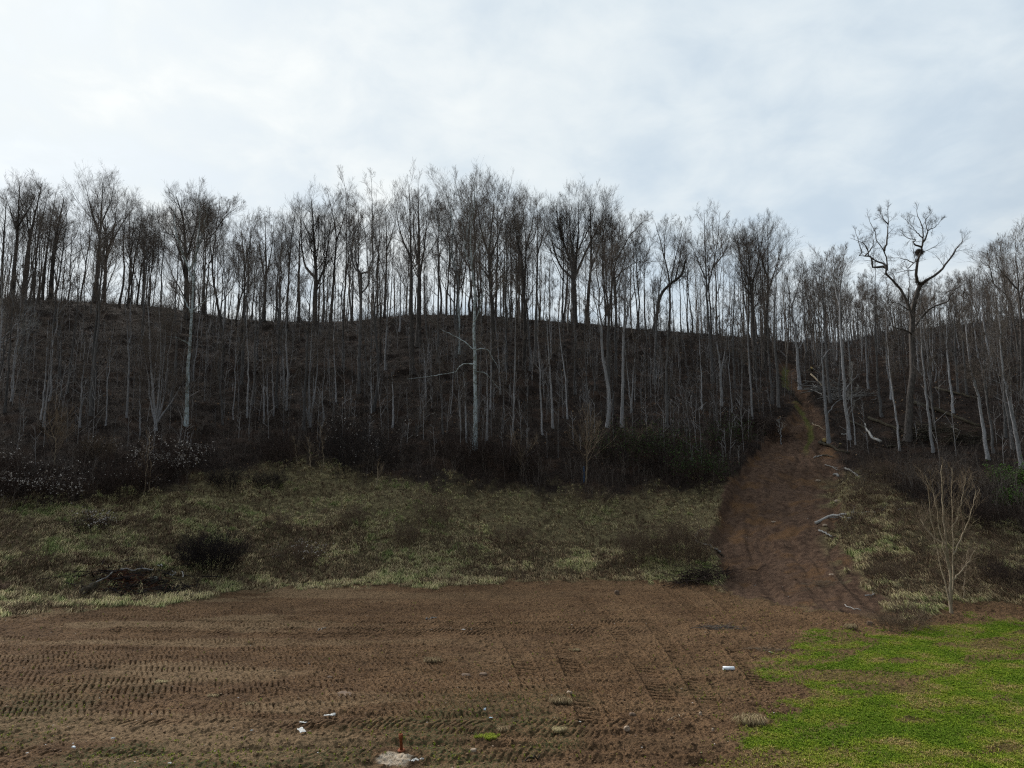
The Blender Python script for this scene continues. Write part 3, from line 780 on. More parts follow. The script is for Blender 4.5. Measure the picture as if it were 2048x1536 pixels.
H_('white_barked_tree', 'right one of two white straight trunks right beside the dirt track', 8, [[(1699, 880), (1692, 810), (1687, 750), (1683, 690), (1680, 620), (1684, 540), (1690, 500)], [(1690, 780), (1705, 760), (1728, 740)], [(1683, 620), (1668, 560), (1662, 510)]], M_PALE, M_TWIG, l1=.09, n1=14, nl=5, start=.6)
land(1680, 'two white trunks by the track')
H_('sapling_tree', 'thin pale sapling close to the right one of the two white trunks', 3, [(1711, 889), (1706, 830), (1703, 790), (1705, 730)], M_PALE, M_TWIGL, l1=.08, n1=8, n4=2)
H_('bare_tree', 'grey trunk upslope behind the two white trunks, dark low stub beside it', 6, [(1764, 834), (1757, 780), (1752, 700), (1750, 600), (1752, 520)], M_GREY, l1=.10)
H_('bare_tree', 'thin pale trunk left of the gnarled oak, foot nearest to the brush', 4.5, [(1799, 902), (1792, 830), (1783, 770), (1776, 700), (1770, 620)], M_PALE, l1=.08, n1=12)


def s8(*pts): return [(1680 + x / 5.12, 380 + y / 5.12) for x, y in pts]


H_('gnarled_oak', 'gnarled old oak with crooked open limbs towering at right, dark nest in it', 15,
   [[(1814, 880), (1819, 810), (1826, 740), (1825, 700), (1824, 669), (1826, 625), (1833, 590), (1841, 569)],
    s8((740, 1480), (680, 1430), (580, 1410), (510, 1370), (470, 1310), (370, 1290)),
    s8((755, 1450), (800, 1380), (860, 1290), (960, 1200), (1100, 1155), (1130, 1090), (1190, 1010), (1280, 965), (1380, 935)),
    s8((825, 970), (900, 920), (980, 870), (1060, 790), (1140, 690), (1180, 610), (1250, 540), (1245, 490), (1247, 420)),
    s8((825, 970), (790, 920), (780, 810), (800, 720), (830, 620), (845, 540), (850, 400), (820, 320), (780, 230), (810, 130)),
    s8((720, 1350), (690, 1150), (700, 950), (700, 800)),
    s8((740, 1330), (640, 1060), (560, 950), (460, 860), (480, 830), (490, 760), (470, 660), (440, 610), (370, 530), (360, 410), (300, 330), (280, 250)),
    s8((700, 800), (760, 740), (800, 670)),
    s8((700, 790), (640, 740), (590, 710), (530, 690)),
    s8((760, 1220), (650, 1150), (540, 1130), (480, 1080)),
    s8((445, 840), (430, 780), (330, 730), (270, 680), (265, 610), (240, 560), (190, 530), (100, 490)),
    s8((450, 610), (480, 500), (490, 380), (490, 260), (495, 150)),
    s8((480, 390), (440, 330), (415, 250), (405, 190)),
    s8((860, 540), (890, 500), (905, 430), (880, 320), (950, 210)),
    s8((905, 430), (990, 380), (1040, 290)),
    s8((840, 500), (790, 450), (720, 360), (665, 290)),
    s8((825, 600), (740, 560), (770, 515), (700, 500), (590, 400)),
    s8((430, 830), (380, 800), (300, 810), (280, 700), (185, 690), (210, 650), (200, 580), (150, 400)),
    s8((545, 930), (540, 860), (490, 840)),
    s8((1130, 1080), (1060, 1090), (1010, 1150)),
    s8((270, 680), (340, 590), (345, 530), (320, 400)),
    s8((700, 850), (650, 845), (580, 845)), ],
   M_DARK, M_TWIGD, l1=.062, n1=14, n2=4, n3=3, n4=2, start=.97, nl=8, depth_wob=0.5, twig=.007, wig=.14, ang=(25, 60), sub_r=.5, up=.3)
land(1820, 'gnarled oak with the nest')
H_('bare_tree', 'leaning grey trunk just right of the gnarled oak, second trunk after it', 6, [(1866, 903), (1857, 830), (1849, 760), (1843, 690), (1840, 600)], M_PALE, l1=.08)
H_('bare_tree', 'grey trunk upslope right of the gnarled oak, darker than the leaning one', 5, [(1869, 855), (1863, 790), (1857, 720), (1855, 630)], M_GREY, l1=.09)
H_('bare_tree', 'pale slim trunk ending above the mossy fallen log', 5, [(1907, 824), (1900, 760), (1894, 690), (1893, 600)], M_PALE, l1=.09)
H_('bare_tree', 'left one of two grey trunks above the mossy fallen log', 5, [(1917, 787), (1912, 720), (1910, 640), (1915, 560)], M_GREY, l1=.10)
H_('bare_tree', 'right one of two grey trunks above the mossy fallen log', 5, [(1934, 792), (1928, 720), (1925, 640), (1930, 560)], M_GREY, l1=.10)
H_('bare_tree', 'thick pale leaning trunk left of the yellow-brown hollow in the slope', 8, [[(1976, 920), (1967, 860), (1958, 800), (1948, 760), (1938, 720), (1930, 620)], [(1956, 790), (1940, 745), (1932, 735)]], M_PALE, M_TWIG, l1=.09)
land(1960, 'thick pale leaning trunk')
H_('bare_tree', 'grey trunk close behind the thick pale leaning trunk at right', 6, [(1987, 908), (1980, 840), (1970, 760), (1965, 660)], M_GREY, l1=.09)
H_('bare_tree', 'pale trunk standing farthest right and lowest on the slope', 9, [(2043, 935), (2032, 870), (2018, 800), (2005, 730), (1998, 620)], M_PALE, l1=.09)
H_('bare_tree', 'grey trunk behind the lowest right-hand trunk, slightly thinner', 7, [(2027, 898), (2017, 840), (2008, 770), (2002, 680), (2005, 560)], M_GREY, l1=.09)
H_('bare_tree', 'upper grey trunk next to the lowest right-hand trunk, left of it', 6, [(2012, 874), (2007, 800), (2003, 730), (2000, 600)], M_GREY, l1=.09)
H_('bare_tree', 'broad bare tree rising over the right picture edge', 8, [[(2044, 800), (2042, 640), (2035, 560), (2030, 470)], [(2036, 580), (2000, 540), (1990, 500)], [(2040, 600), (2060, 520), (2070, 470)]], M_DARK, l1=.16, n1=18)
H_('bare_tree', 'slanting bare tree with upright twigs left of the right-edge tree', 6, [[(2040, 720), (2018, 600), (1990, 570), (1968, 540)], [(2005, 585), (2003, 530), (2000, 485)], [(1985, 565), (1978, 530), (1975, 500)]], l1=.13)
# --- slope trees of the left and middle
for args in (
    ('dark trunk at the left edge, foot in the brambles', 6, [(10, 825), (20, 700), (26, 600)], M_GREY),
    ('left stem of a grey pair low on the slope near the left edge', 4, [(82, 840), (92, 740), (96, 640)], M_PALE),
    ('right stem of a grey pair low on the slope near the left edge', 4, [(88, 853), (99, 740), (106, 650)], M_PALE),
    ('pale trunk with a lit foot, third from the left on the slope', 5, [(135, 786), (144, 700), (156, 600), (160, 500)], M_GREY),
    ('thin dark trunk just left of the pale lit foot', 4, [(122, 793), (122, 700), (126, 620)], M_GREY),
    ('pale pole rising from the brush left of the multi-stemmed clump', 5, [(160, 853), (165, 760), (170, 680)], M_PALE),
    ('dark straight trunk upslope of the pale pole', 5, [(181, 802), (188, 700), (195, 600), (200, 520)], M_GREY),
    ('long straight thin trunk with a slight bow left of the clump', 5, [(254, 836), (257, 750), (255, 670), (252, 610), (256, 540)], M_PALE),
    ('short thin pole just left of the multi-stemmed clump', 4, [(281, 869), (280, 800), (279, 750)], M_PALE),
    ('dark trunk right behind the white-barked tree', 6, [(386, 762), (388, 680), (390, 600)], M_DARK),
    ('thin curving trunk right of the white-barked tree', 5, [(446, 850), (441, 780), (436, 740), (445, 660)], M_GREY),
    ('thin straight pole, pale and knotted, before the skyline notch', 4, [(494, 836), (497, 740), (493, 650), (496, 560)], M_PALE),
    ('leftmost of three pale poles under the left-centre crest', 4, [(529, 848), (527, 760), (524, 690)], M_PALE),
    ('middle one of three pale poles under the left-centre crest', 3, [(536, 830), (534, 740), (533, 680)], M_PALE),
    ('rightmost of three pale poles under the left-centre crest', 4, [(548, 833), (545, 740), (543, 660)], M_PALE),
    ('pale pole with a bend halfway, downslope of the crooked oak', 5, [(573, 820), (575, 740), (572, 680), (576, 600)], M_PALE),
    ('thin sapling trunk in front of the candelabra fork', 3, [(743, 827), (742, 760), (741, 700)], M_PALE),
    ('pale stub of a pole with a ragged top in the dark middle slope', 5, [(786, 855), (786, 800), (784, 742)], M_PALE),
    ('slim pale pole downslope of the close tall pair', 3, [(853, 797), (849, 720), (845, 680)], M_PALE),
    ('slim grey trunk leaning left, right of the close tall pair', 5, [(860, 727), (853, 660), (850, 590), (848, 520)], M_GREY),
    ('thin pole standing left of the two pale poles by the sycamore', 4, [(886, 867), (881, 780), (876, 700)], M_GREY),
    ('slim pole leaning a little, first left of the tallest sycamore', 3, [(922, 862), (917, 790), (914, 740)], M_PALE),
    ('pale knotted pole close left of the tallest sycamore foot', 5, [(933, 884), (931, 800), (927, 745)], M_PALE),
    ('dark trunk touching the tallest sycamore on its right', 6, [(957, 842), (960, 760), (962, 680), (965, 600)], M_GREY),
    ('slim pale pole with a curved neck right of the tallest sycamore', 5, [(974, 882), (975, 800), (974, 730), (968, 692), (958, 684)], M_PALE),
    ('thin straight pole beside the curve-necked pole', 4, [(981, 818), (982, 740), (981, 650)], M_PALE),
    ('thin dark trunk standing between sycamore and forked kinked tree', 4, [(1004, 859), (1008, 790), (1003, 720)], M_GREY),
    ('long slender pale trunk downslope of the forked kinked tree', 4, [(1026, 870), (1029, 760), (1031, 660), (1034, 560)], M_PALE),
    ('long slender trunk below the straight grey tree', 4, [(1085, 868), (1081, 780), (1077, 680), (1074, 600)], M_PALE),
    ('pale thicker pole, foot on brown leaves, left of the great oak', 5, [(1106, 856), (1102, 770), (1096, 690), (1092, 600)], M_PALE),
    ('slim pale trunk right under the great oak', 4, [(1135, 838), (1130, 750), (1120, 680), (1115, 600)], M_PALE),
    ('grey trunk with a dark foot under the right half of the great oak', 5, [(1149, 788), (1150, 700), (1152, 640)], M_GREY),
    ('slim stem with many twigs downslope of the great oak', 4, [(1178, 880), (1174, 780), (1170, 700), (1168, 600)], M_GREY),
    ('thin straight stem right of the sweeping tree foot', 4, [(1226, 832), (1225, 750), (1221, 680)], M_GREY),
    ('forked pale stem between the pale grey trunk and the three stems', 4, [(1262, 825), (1268, 740), (1272, 680)], M_PALE),
    ('slanting thin stem left of the three straight grey stems', 4, [(1264, 822), (1256, 760), (1251, 700)], M_PALE),
    ('slim trunk with a pale streak left of the narrow V tree', 4, [(1404, 820), (1402, 740), (1398, 660)], M_PALE),
    ('slim grey pole right of the slim grey trunk by the V tree', 4, [(1484, 810), (1483, 730), (1481, 640)], M_GREY),
):
    lb, w, pts, mt = args
    H_('pole_tree', lb, w, [pts], mt, M_TWIG, l1=.09, n1=11, start=.45, n4=2)
# pale spreading tree cut by the left edge
H_('bare_tree', 'pale tree cut by the left picture edge, light twigs arching right', 5,
   [[(-3, 728), (2, 660), (4, 600), (2, 540)], [(0, 680), (30, 650), (62, 615)], [(0, 690), (35, 672), (78, 642)], [(0, 700), (25, 712), (60, 735)], [(2, 620), (20, 600), (45, 598)]], M_PALE, M_TWIGL, l1=.10, n1=9, nl=5)
# multi-stemmed clump at left
H_('multi_stemmed_tree', 'clump of several pale stems fanning from one foot on the left slope', 6,
   [[(312, 862), (308, 800), (303, 740), (298, 640), (292, 560)], [(313, 855), (322, 790), (326, 740), (332, 640)], [(314, 850), (330, 790), (338, 700), (350, 620)],
    [(310, 850), (300, 800), (295, 745), (282, 680)], [(314, 845), (345, 800), (365, 772), (375, 790)], [(311, 850), (318, 780), (322, 700), (318, 600)]], M_PALE, M_TWIG, l1=.16, n1=14, sub_r=.8)
land(312, 'pale multi-stemmed clump')
H_('multi_stemmed_tree', 'clump of slim grey stems fanning from one foot, below the crooked oak', 6,
   [[(620, 852), (618, 780), (622, 700), (625, 620)], [(621, 845), (632, 780), (636, 700), (640, 640)], [(620, 850), (606, 790), (603, 740)], [(622, 850), (628, 800), (626, 740)]], M_PALE, M_TWIG, l1=.13, n1=12, sub_r=.8)

# ------------------------------------------------------------------ the other trees: prototypes with copies
def proto(H, r, fork, spread, start, n1, l1, dense, seed, lean=0.02, n4=3, tm=M_TWIG, mat=M_DARK, stems=1):
    g = np.random.default_rng(seed)
    trunk = Tubes(); RP = []; RR = []
    top = np.array([g.normal() * H * lean, g.normal() * H * lean, H])
    n = 12
    t = np.linspace(0, 1, n)[:, None]
    P = top * t + np.cumsum(g.normal(size=(n, 3)) * np.array([H * .006, H * .006, 0]), axis=0) * (t > 0.05); P[0] = (0, 0, -GROUND_SINK)
    ra = path_radii(n, r, r * 0.14, 0.85); ra[0] *= 1.3
    trunk.add(P, ra, 7); RP.append(P); RR.append(ra)
    for k in range(fork):
        tt = 0.38 + 0.4 * g.random()
        i = int(tt * (n - 1)); a = g.random() * 6.28
        e = P[i] + np.array([math.cos(a) * spread * H, math.sin(a) * spread * H, (1 - tt) * H * (0.75 + .2 * g.random())])
        mid = P[i] * .5 + e * .5 + np.array([math.cos(a), math.sin(a), -.15]) * spread * H * 0.22
        Q = resample(np.array([P[i], mid, e]), n); Q[1:] += np.cumsum(g.normal(size=(n - 1, 3)) * H * .004, axis=0)
        rq = path_radii(n, ra[i] * 0.75, ra[-1] * .8, .8)
        trunk.add(Q, rq, 6); RP.append(Q); RR.append(rq)
    ro = root('bare_tree', (0, 0, 0), '', 'tree')
    tr = add_obj('trunk', trunk.build('trunk', .1), mat, ro)
    tb = Tubes()
    crown(tb, np.array(RP[:1]), np.array(RR[:1]), H, start=start, n1=n1, l1=l1, g=g, n4=n4, twig=.011)
    if fork: crown(tb, np.array(RP[1:]), np.array(RR[1:]), H, start=.3, n1=max(5, int(n1 * .6)), l1=l1 * .9, g=g, n4=n4, twig=.011)
    cr = add_obj('crown', tb.build('crown'), tm, ro)
    for q in (tr, cr): q.material_slots[0].link = 'OBJECT'
    tr.material_slots[0].material = mat; cr.material_slots[0].material = tm
    return ro


TALL = [proto(24, .24, f, sp, st, n1, l1, 1, 100 + i, n4=(3 if i < 8 else 2)) for i, (f, sp, st, n1, l1) in enumerate((
    (2, .10, .42, 15, .16), (3, .13, .5, 14, .15), (1, .08, .38, 18, .15), (2, .15, .48, 14, .17), (3, .10, .55, 13, .14), (0, 0, .40, 20, .15),
    (2, .09, .5, 15, .13), (4, .14, .45, 13, .15), (1, .12, .45, 16, .17), (0, 0, .5, 18, .13)))]
SLIM = [proto(15, .095, f, sp, st, n1, l1, 1, 200 + i, n4=2, mat=M_GREY) for i, (f, sp, st, n1, l1) in enumerate((
    (0, 0, .45, 13, .11), (1, .07, .5, 12, .10), (0, 0, .35, 14, .12), (1, .09, .55, 10, .11), (2, .08, .5, 9, .10)))]
_used = set()


def place_tree(pr, loc, s, rz, name, label, group, mat, tm, sz=None):
    if id(pr) in _used:
        r = pr.copy(); COL.objects.link(r); r.name = name
        kids = []
        for ch in list(pr.children):
            c = ch.copy(); COL.objects.link(c); c.parent = r; kids.append(c)
    else:
        _used.add(id(pr)); r = pr; r.name = name; kids = list(pr.children)
    r.location = loc; r.rotation_euler = (0, 0, rz); r.scale = (s * (sz or 1), s * (sz or 1), s)
    r['label'] = label; r['group'] = group
    for c in kids: c.material_slots[0].material = mat if c.name.startswith('trunk') else tm
    return r


# keep the prototypes' children lists before any copy is made
SKY_X = [0, 40, 90, 130, 160, 210, 250, 280, 310, 350, 400, 440, 480, 540, 580, 620, 660, 690, 740, 780, 820, 870, 900, 950, 1000, 1040, 1080, 1110, 1160, 1210, 1250, 1290, 1330, 1380, 1410, 1450, 1480, 1520, 1560, 1590, 1640, 1690, 1730, 1780, 1850, 1900, 1950, 1990, 2048]
SKY_Y = [390, 372, 385, 400, 378, 372, 395, 435, 415, 400, 395, 410, 445, 442, 430, 410, 400, 385, 400, 420, 378, 380, 370, 372, 385, 410, 405, 400, 398, 400, 430, 460, 452, 455, 435, 435, 465, 450, 470, 505, 492, 505, 540, 545, 545, 540, 525, 500, 470]
ORD = ['first', 'second', 'third', 'fourth', 'fifth', 'sixth', 'seventh', 'eighth', 'ninth', 'tenth', 'eleventh', 'twelfth', 'thirteenth', 'fourteenth', 'fifteenth', 'sixteenth', 'seventeenth', 'eighteenth', 'nineteenth', 'twentieth']
cands = []
g = np.random.default_rng(11)
# crest trees
xs = np.sort(np.concatenate([g.uniform(-10, 2058, 58), g.uniform(230, 560, 8), g.uniform(1480, 2058, 10), g.uniform(780, 1300, 8)]))
for x in xs:
    if 1560 < x < 1592: continue
    ry = float(np.interp(x, _colx, R_Y)); Y = ry + g.uniform(-7, 11)
    top = np.interp(x, SKY_X, SKY_Y) + abs(g.normal()) * 32 + 4
    X = float(unproj(x, 600, np.array([Y]))[0, 0]); z = tz(X, Y)
    zt = float(unproj(x, top, np.array([Y]))[0, 2])
    cands.append(('crest', x, Vector((X, Y, z)), zt - z))
# upper and middle slope trees, few at left, many at right
for k in range(60):
    x = g.uniform(0, 1540) if k < 26 else g.uniform(1600, 2050)
    f = g.uniform(0.35, 0.93) if k < 26 else g.uniform(0.40, 0.97)
    ry = float(np.interp(x, _colx, R_Y)); ty = float(np.interp(x, _colx, TOE_Y)); Y = ty + f * (ry - ty)
    X = float(unproj(x, 650, np.array([Y]))[0, 0]); z = tz(X, Y)
    if track_mask(np.array([X]), np.array([Y]), np.array([z]))[0] > .02: continue
    px, py = proj(X, Y, z)
    if x > 1600 and (py > 905 or (abs(x - 1835) < 80 and py > 800)): continue
    zt = float(unproj(x, np.interp(x, SKY_X, SKY_Y) + 15 + g.random() * 90, np.array([Y]))[0, 2])
    Hh = min(zt - z, g.uniform(17, 26))
    cands.append(('slope', x, Vector((X, Y, z)), Hh))
for zone in ('crest', 'slope'):
    cs = sorted([c for c in cands if c[0] == zone], key=lambda c: c[1])
    lands = sorted(LAND)
    cnt = {}
    for c in cs:
        _, x, loc, Hh = c
        right = None
        for lx, ph in lands:
            if lx < x: right = (lx, ph)
        if right is None: ref = 'the left picture edge'
        else: ref = 'the ' + right[1]
        cnt[ref] = cnt.get(ref, 0) + 1
        n = ORD[min(cnt[ref], 20) - 1]
        pr = TALL[int(g.integers(len(TALL)))]
        dark = zone == 'crest' or g.random() < .25
        mat = M_DARK if (zone == 'crest' and x < 1650) else (M_GREY if g.random() < .6 else M_PALE)
        tm = M_TWIGD if (zone == 'crest' and g.random() < .4) else M_TWIG
        if zone == 'crest': lb = f'{n} background crest tree to the right of {ref}'
        else: lb = f'{n} background slope tree to the right of {ref}'
        place_tree(pr, loc, Hh / 24.0, g.uniform(0, 6.28), 'bare_tree', lb, 'bare trees along the crest' if zone == 'crest' else 'bare trees on the slope', mat, tm, 0.85 + .3 * g.random())
# thin pole trees
cnt = {}
pl = []
for k in range(72):
    x = g.uniform(0, 1545) if k < 42 else g.uniform(1600, 2050)
    f = g.uniform(0.30, 0.80) if k < 42 else g.uniform(0.42, 0.95)
    ry = float(np.interp(x, _colx, R_Y)); ty = float(np.interp(x, _colx, TOE_Y)); Y = ty + f * (ry - ty)
    X = float(unproj(x, 750, np.array([Y]))[0, 0]); z = tz(X, Y)
    if track_mask(np.array([X]), np.array([Y]), np.array([z]))[0] > .02: continue
    px, py = proj(X, Y, z)
    if (x > 1600 and py > 900) or py > 930: continue
    pl.append((x, Vector((X, Y, z)), g.uniform(7, 15)))
for x, loc, Hh in sorted(pl, key=lambda c: c[0]):
    ref = 'the left picture edge'
    for lx, ph in sorted(LAND):
        if lx < x: ref = 'the ' + ph
    cnt[ref] = cnt.get(ref, 0) + 1
    place_tree(SLIM[int(g.integers(len(SLIM)))], loc, Hh / 15.0, g.uniform(0, 6.28), 'pole_tree',
               f'{ORD[min(cnt[ref], 20) - 1]} thin background pole tree right of {ref}', 'thin pole trees on the slope', M_PALE if g.random() < .6 else M_GREY, M_TWIG, .9 + .3 * g.random())
for pr in TALL + SLIM:
    if id(pr) not in _used:
        for c in list(pr.children): bpy.data.objects.remove(c)
        bpy.data.objects.remove(pr)


def sample_ground(n, weight, g):
    w = weight * GIN; w = w / w.sum()
    i = g.choice(len(GV), size=n, p=w)
    P = GV[i].copy()
    P[:, 0] += g.normal(size=n) * 0.08; P[:, 1] += g.normal(size=n) * 0.12
    return P, i


# distant woods beyond the individual trees: one mass
def woods():
    g = np.random.default_rng(5)
    tb = Tubes()
    n = 500
    x = np.concatenate([g.uniform(-30, 2080, 300), g.uniform(1480, 2080, 200)])
    off = np.concatenate([g.uniform(-10, 32, 300), g.uniform(-30, 30, 200)])
    ry = np.interp(x, _colx, R_Y); Y = ry + off
    q = unproj(x, 640, Y); X = q[:, 0]
    z = terrain(X, Y)
    top = np.interp(x, SKY_X, SKY_Y) + 25 + g.random(n) * 110
    zt = unproj(x, top, Y)[:, 2]
    Hh = np.clip(zt - z, 9, 26)
    t = np.linspace(0, 1, 7)[None, :, None]
    P = np.stack([X, Y, z - .3], -1)[:, None, :] + t * np.stack([g.normal(size=n) * .6, g.normal(size=n) * .6, Hh], -1)[:, None, :] + np.cumsum(g.normal(size=(n, 7, 3)) * np.array([.12, .12, 0]), axis=1)
    R = (0.04 + Hh * .0045)[:, None] * np.linspace(1, .15, 7)[None, :]
    tb.add(P, R, 5, g.random(n))
    P1, R1 = children(P, R, 11, .35, 1, (25, 50), lambda t, pl: pl * (.24 - .14 * t), .5, 4, .5, .1, .02, .3, g)
    tb.add(P1, R1, 3, g.random(len(P1)))
    P2, R2 = children(P1, R1, 4, .15, 1, (20, 50), lambda t, pl: pl * (.6 - .3 * t), .6, 3, .4, .1, .013, .4, g)
    tb.add(P2, R2, 3, g.random(len(P2)))
    P3, R3 = children(P2, R2, 4, .15, 1, (20, 50), lambda t, pl: pl * .6, .7, 2, .2, .1, .009, .5, g)
    tb.add(P3, R3, 3, g.random(len(P3)))
    o = add_obj('distant_woods', tb.build('distant_woods'), M_TWIG)
    tag(o, 'mass of thin bare trunks and twigs seen between and behind the crest trees', 'woods', kind='stuff')


woods()


# ------------------------------------------------------------------ undergrowth
def clumps(name, P, hgt, stems, mat, g, lean=0.5, sub=3, r=0.008, label='', cat='', wide=.35, tint=None, slen=.45):
    n = len(P)
    B = np.repeat(P, stems, axis=0); Hh = np.repeat(hgt, stems) * (0.55 + .6 * g.random(n * stems))
    a = g.random(n * stems) * 6.283; l = lean * g.random(n * stems) ** .7
    d = np.stack([np.cos(a) * l, np.sin(a) * l, np.ones(n * stems)], -1); d = unit(d)
    s0 = B + np.stack([np.cos(a), np.sin(a), a * 0 - .1], -1) * (wide * np.repeat(hgt, stems) * g.random(n * stems) * .4)[:, None] * np.array([1, 1, .0]) - np.array([0, 0, .06])
    p1 = s0 + d * (Hh * .55)[:, None]; p2 = s0 + d * Hh[:, None] + np.stack([np.cos(a), np.sin(a), -.5 * l], -1) * (Hh * .18 * lean)[:, None]
    Q = np.stack([s0, p1, p2], 1)
    R = np.full((n * stems, 3), r) * np.array([1.3, 1, .6])
    tb = Tubes(); T = np.repeat(g.random(n) if tint is None else tint, stems)
    T = np.clip(T + g.normal(size=len(T)) * .1, 0, 1)
    tb.add(Q, R, 3, T)
    if sub:
        P1, R1 = children(Q, R, sub, .2, 1, (25, 65), lambda t, pl: pl * slen, .7, 2, .2, .1, r * .7, .6, g)
        tb.add(P1, R1, 3, np.repeat(T, sub))
    o = add_obj(name, tb.build(name), mat)
    if label: tag(o, label, cat, kind='stuff')
    return o


def blades(name, P, hgt, per, g, mat, tint, droop=0.6, width=.02, label='', cat='', down=None):
    n = len(P); K = n * per
    B = np.repeat(P, per, axis=0); Hh = np.repeat(hgt, per) * (.6 + .7 * g.random(K))
    a = g.random(K) * 6.283
    out = np.stack([np.cos(a), np.sin(a), 0 * a], -1)
    B = B + out * (np.repeat(hgt, per) * .35 * g.random(K))[:, None]
    dv = out * 0.5
    if down is not None: dv = dv + np.array(down)
    p1 = B + np.array([0, 0, .75]) * Hh[:, None] + dv * (Hh * .35)[:, None]
    p2 = B + np.array([0, 0, .75 - .45 * droop]) * Hh[:, None] + dv * (Hh * (.55 + .75 * droop))[:, None]
    wv = np.stack([-np.sin(a), np.cos(a), 0 * a], -1)
    mixw = g.random(K)[:, None]; wv = unit(wv * mixw + np.array([1.0, 0, 0]) * (1 - mixw)) * width
    B = B - np.array([0, 0, .03])
    V = np.stack([B - wv, B + wv, p1 - wv * .8, p1 + wv * .8, p2], 1).reshape(-1, 3)
    o5 = np.arange(K)[:, None] * 5
    f4 = o5 + np.array([0, 1, 3, 2]); f3 = o5 + np.array([2, 3, 4])
    T = np.clip(np.repeat(tint, per) + g.normal(size=K) * .13, 0, 1)
    me = mesh_from(name, V, f4, f3, attrs={'tint': np.repeat(T, 5)})
    o = add_obj(name, me, mat)
    if label: tag(o, label, cat, kind='stuff')
    return o


g = np.random.default_rng(21)
forest = (1 - GA['grass']) * (1 - GA['dirt']) * (GA['track'] < .15)
gfr = np.interp(GPX, GF_PX, GF_R)
edgeb = sst(GPY, gfr - 135, gfr - 50)                     # the bramble belt at the foot of the wood
area = np.maximum(GV[:, 1], 20) ** 1.0 / 60
P, i = sample_ground(9500, forest * (1 - .75 * sst(1.15 - np.sqrt(((GPX - 1770) / 210) ** 2 + ((GPY - 850) / 85) ** 2), 0, .3)) * (0.25 + 1.0 * edgeb + .25 * (GPX > 1600)) * area, g)
clumps('undergrowth', P, (0.45 + 1.0 * g.random(len(P)) ** 2) * (0.8 + .7 * edgeb[i]), 4, M_THICK, g, .75, 3, .010, 'dark tangle of bare twigs and brambles covering the floor of the wood', 'undergrowth', 1.4)
clearing = sst(1.15 - np.sqrt(((GPX - 1770) / 210) ** 2 + ((GPY - 850) / 85) ** 2), 0, .3) * (GPX > 1590)
pilegap = sst(1.2 - np.sqrt(((GPX - 270) / 115) ** 2 + ((GPY - 1170) / 26) ** 2), 0, .3)
P, i = sample_ground(2800, forest * (1 - .85 * clearing) * area * (GPY < 935) * (GPY > 655), g)
clumps('sapling_thicket', P, 2.5 + 5.5 * g.random(len(P)) ** 1.3, 1, M_TWIGP, g, .10, 8, .026, 'many thin grey sapling stems crowded between the trunks', 'saplings', .2, slen=.22)
P, i = sample_ground(7000, forest * (1 - .8 * clearing) * (.45 + edgeb * .5) * area, g)
clumps('brush_stems', P, 1.0 + 3.4 * g.random(len(P)) ** 2, 2, M_TWIG, g, .25, 6, .009, 'scattered thin upright grey-brown stems standing between the trees', 'brush', .6, slen=.3)
sN = (GV[:, 1] - np.interp(1024 + F * GV[:, 0] / np.maximum(GV[:, 1], 5), _colx, R_Y))
P, i = sample_ground(2200, forest * sst(sN, -9, -2) * (1 - sst(sN, 2, 6)), g)
clumps('crest_brush', P, 0.4 + 1.1 * g.random(len(P)) ** 2, 4, M_TWIGD, g, .6, 3, .012, 'low fringe of weeds and brush along the crest of the hill', 'brush', 1.0)
P, i = sample_ground(30000, (forest + .35 * GA['grass'] * (fbm(GV[:, 0] / 3, GV[:, 1] / 3, 141, 3) > .52)) * area * (GPY > 640) * (GPY < 1175), g)
n = len(P); a = g.random(n) * 6.28; sz = (.03 + .05 * g.random(n)) * (1 + .8 * (P[:, 1] > 70))
u = np.stack([np.cos(a), np.sin(a), g.normal(size=n) * .4], -1) * sz[:, None]; w = np.stack([-np.sin(a), np.cos(a), .3 + g.normal(size=n) * .5], -1) * (sz * .7)[:, None]
V = np.stack([P - u, P - w + [0, 0, .03], P + u, P + w + [0, 0, .05]], 1) + np.array([0, 0, .05])
o = add_obj('fallen_leaves', mesh_from('fallen_leaves', V.reshape(-1, 3), np.arange(n * 4).reshape(-1, 4), attrs={'tint': np.repeat(g.random(n) ** 1.8, 4)}), M_LEAF)
tag(o, 'brown fallen leaves strewn over the floor of the wood and the slope', 'leaf litter', kind='stuff')

# grass on the lower slope
gr = GA['grass'] * (1 - np.clip(GA['dirt'] * 1.1, 0, 1)) ** 2 * (GA['track'] < .2)
gr = gr * (1 - .9 * pilegap) * (GPY < 1262) * (1 - .5 * GA['lawn'])
brown = sst(fbm(GV[:, 0] / 2.8, GV[:, 1] / 1.7, 151, 4), .47, .57)
P, i = sample_ground(56000, gr * area * (1 - .45 * brown), g)
fe = np.interp(GPX, FE_PX, FE_R)
straw = sst(GPY, fe - 60, fe - 8)
tn = .40 + (fbm(P[:, 0] / .6, P[:, 1] / .5, 161, 3) - .5) * 1.5 + (fbm(P[:, 0] / 4, P[:, 1] / 3, 163, 3) - .5) * 1.1 - .22 * (GPX[i] > 1640) + g.normal(size=len(P)) * .08
st_ = straw[i] * (GPX[i] < 1480); tn = tn * (1 - .5 * st_) + .24 * st_ + .08
tn = np.where(brown[i] > .5, tn * .4, tn)
dwn = [(.15, -.75, -.25)]
blades('tussock_grass', P, .13 + .27 * g.random(len(P)) ** 1.5, 8, g, M_GRASS, np.clip(tn, 0, 1), 1.25, .010, 'long dry and green tussock grass lying over the lower slope', 'grass', down=[.1, -.7, -.1])
P, i = sample_ground(5200, gr * area * (.12 + 1.2 * brown + .5 * (GPX > 1640)) , g)
clumps('dead_weeds', P, .35 + .55 * g.random(len(P)), 4, M_WEED, g, .45, 3, .007, 'brown dead weed stems standing in patches over the grass slope', 'weeds', .9)

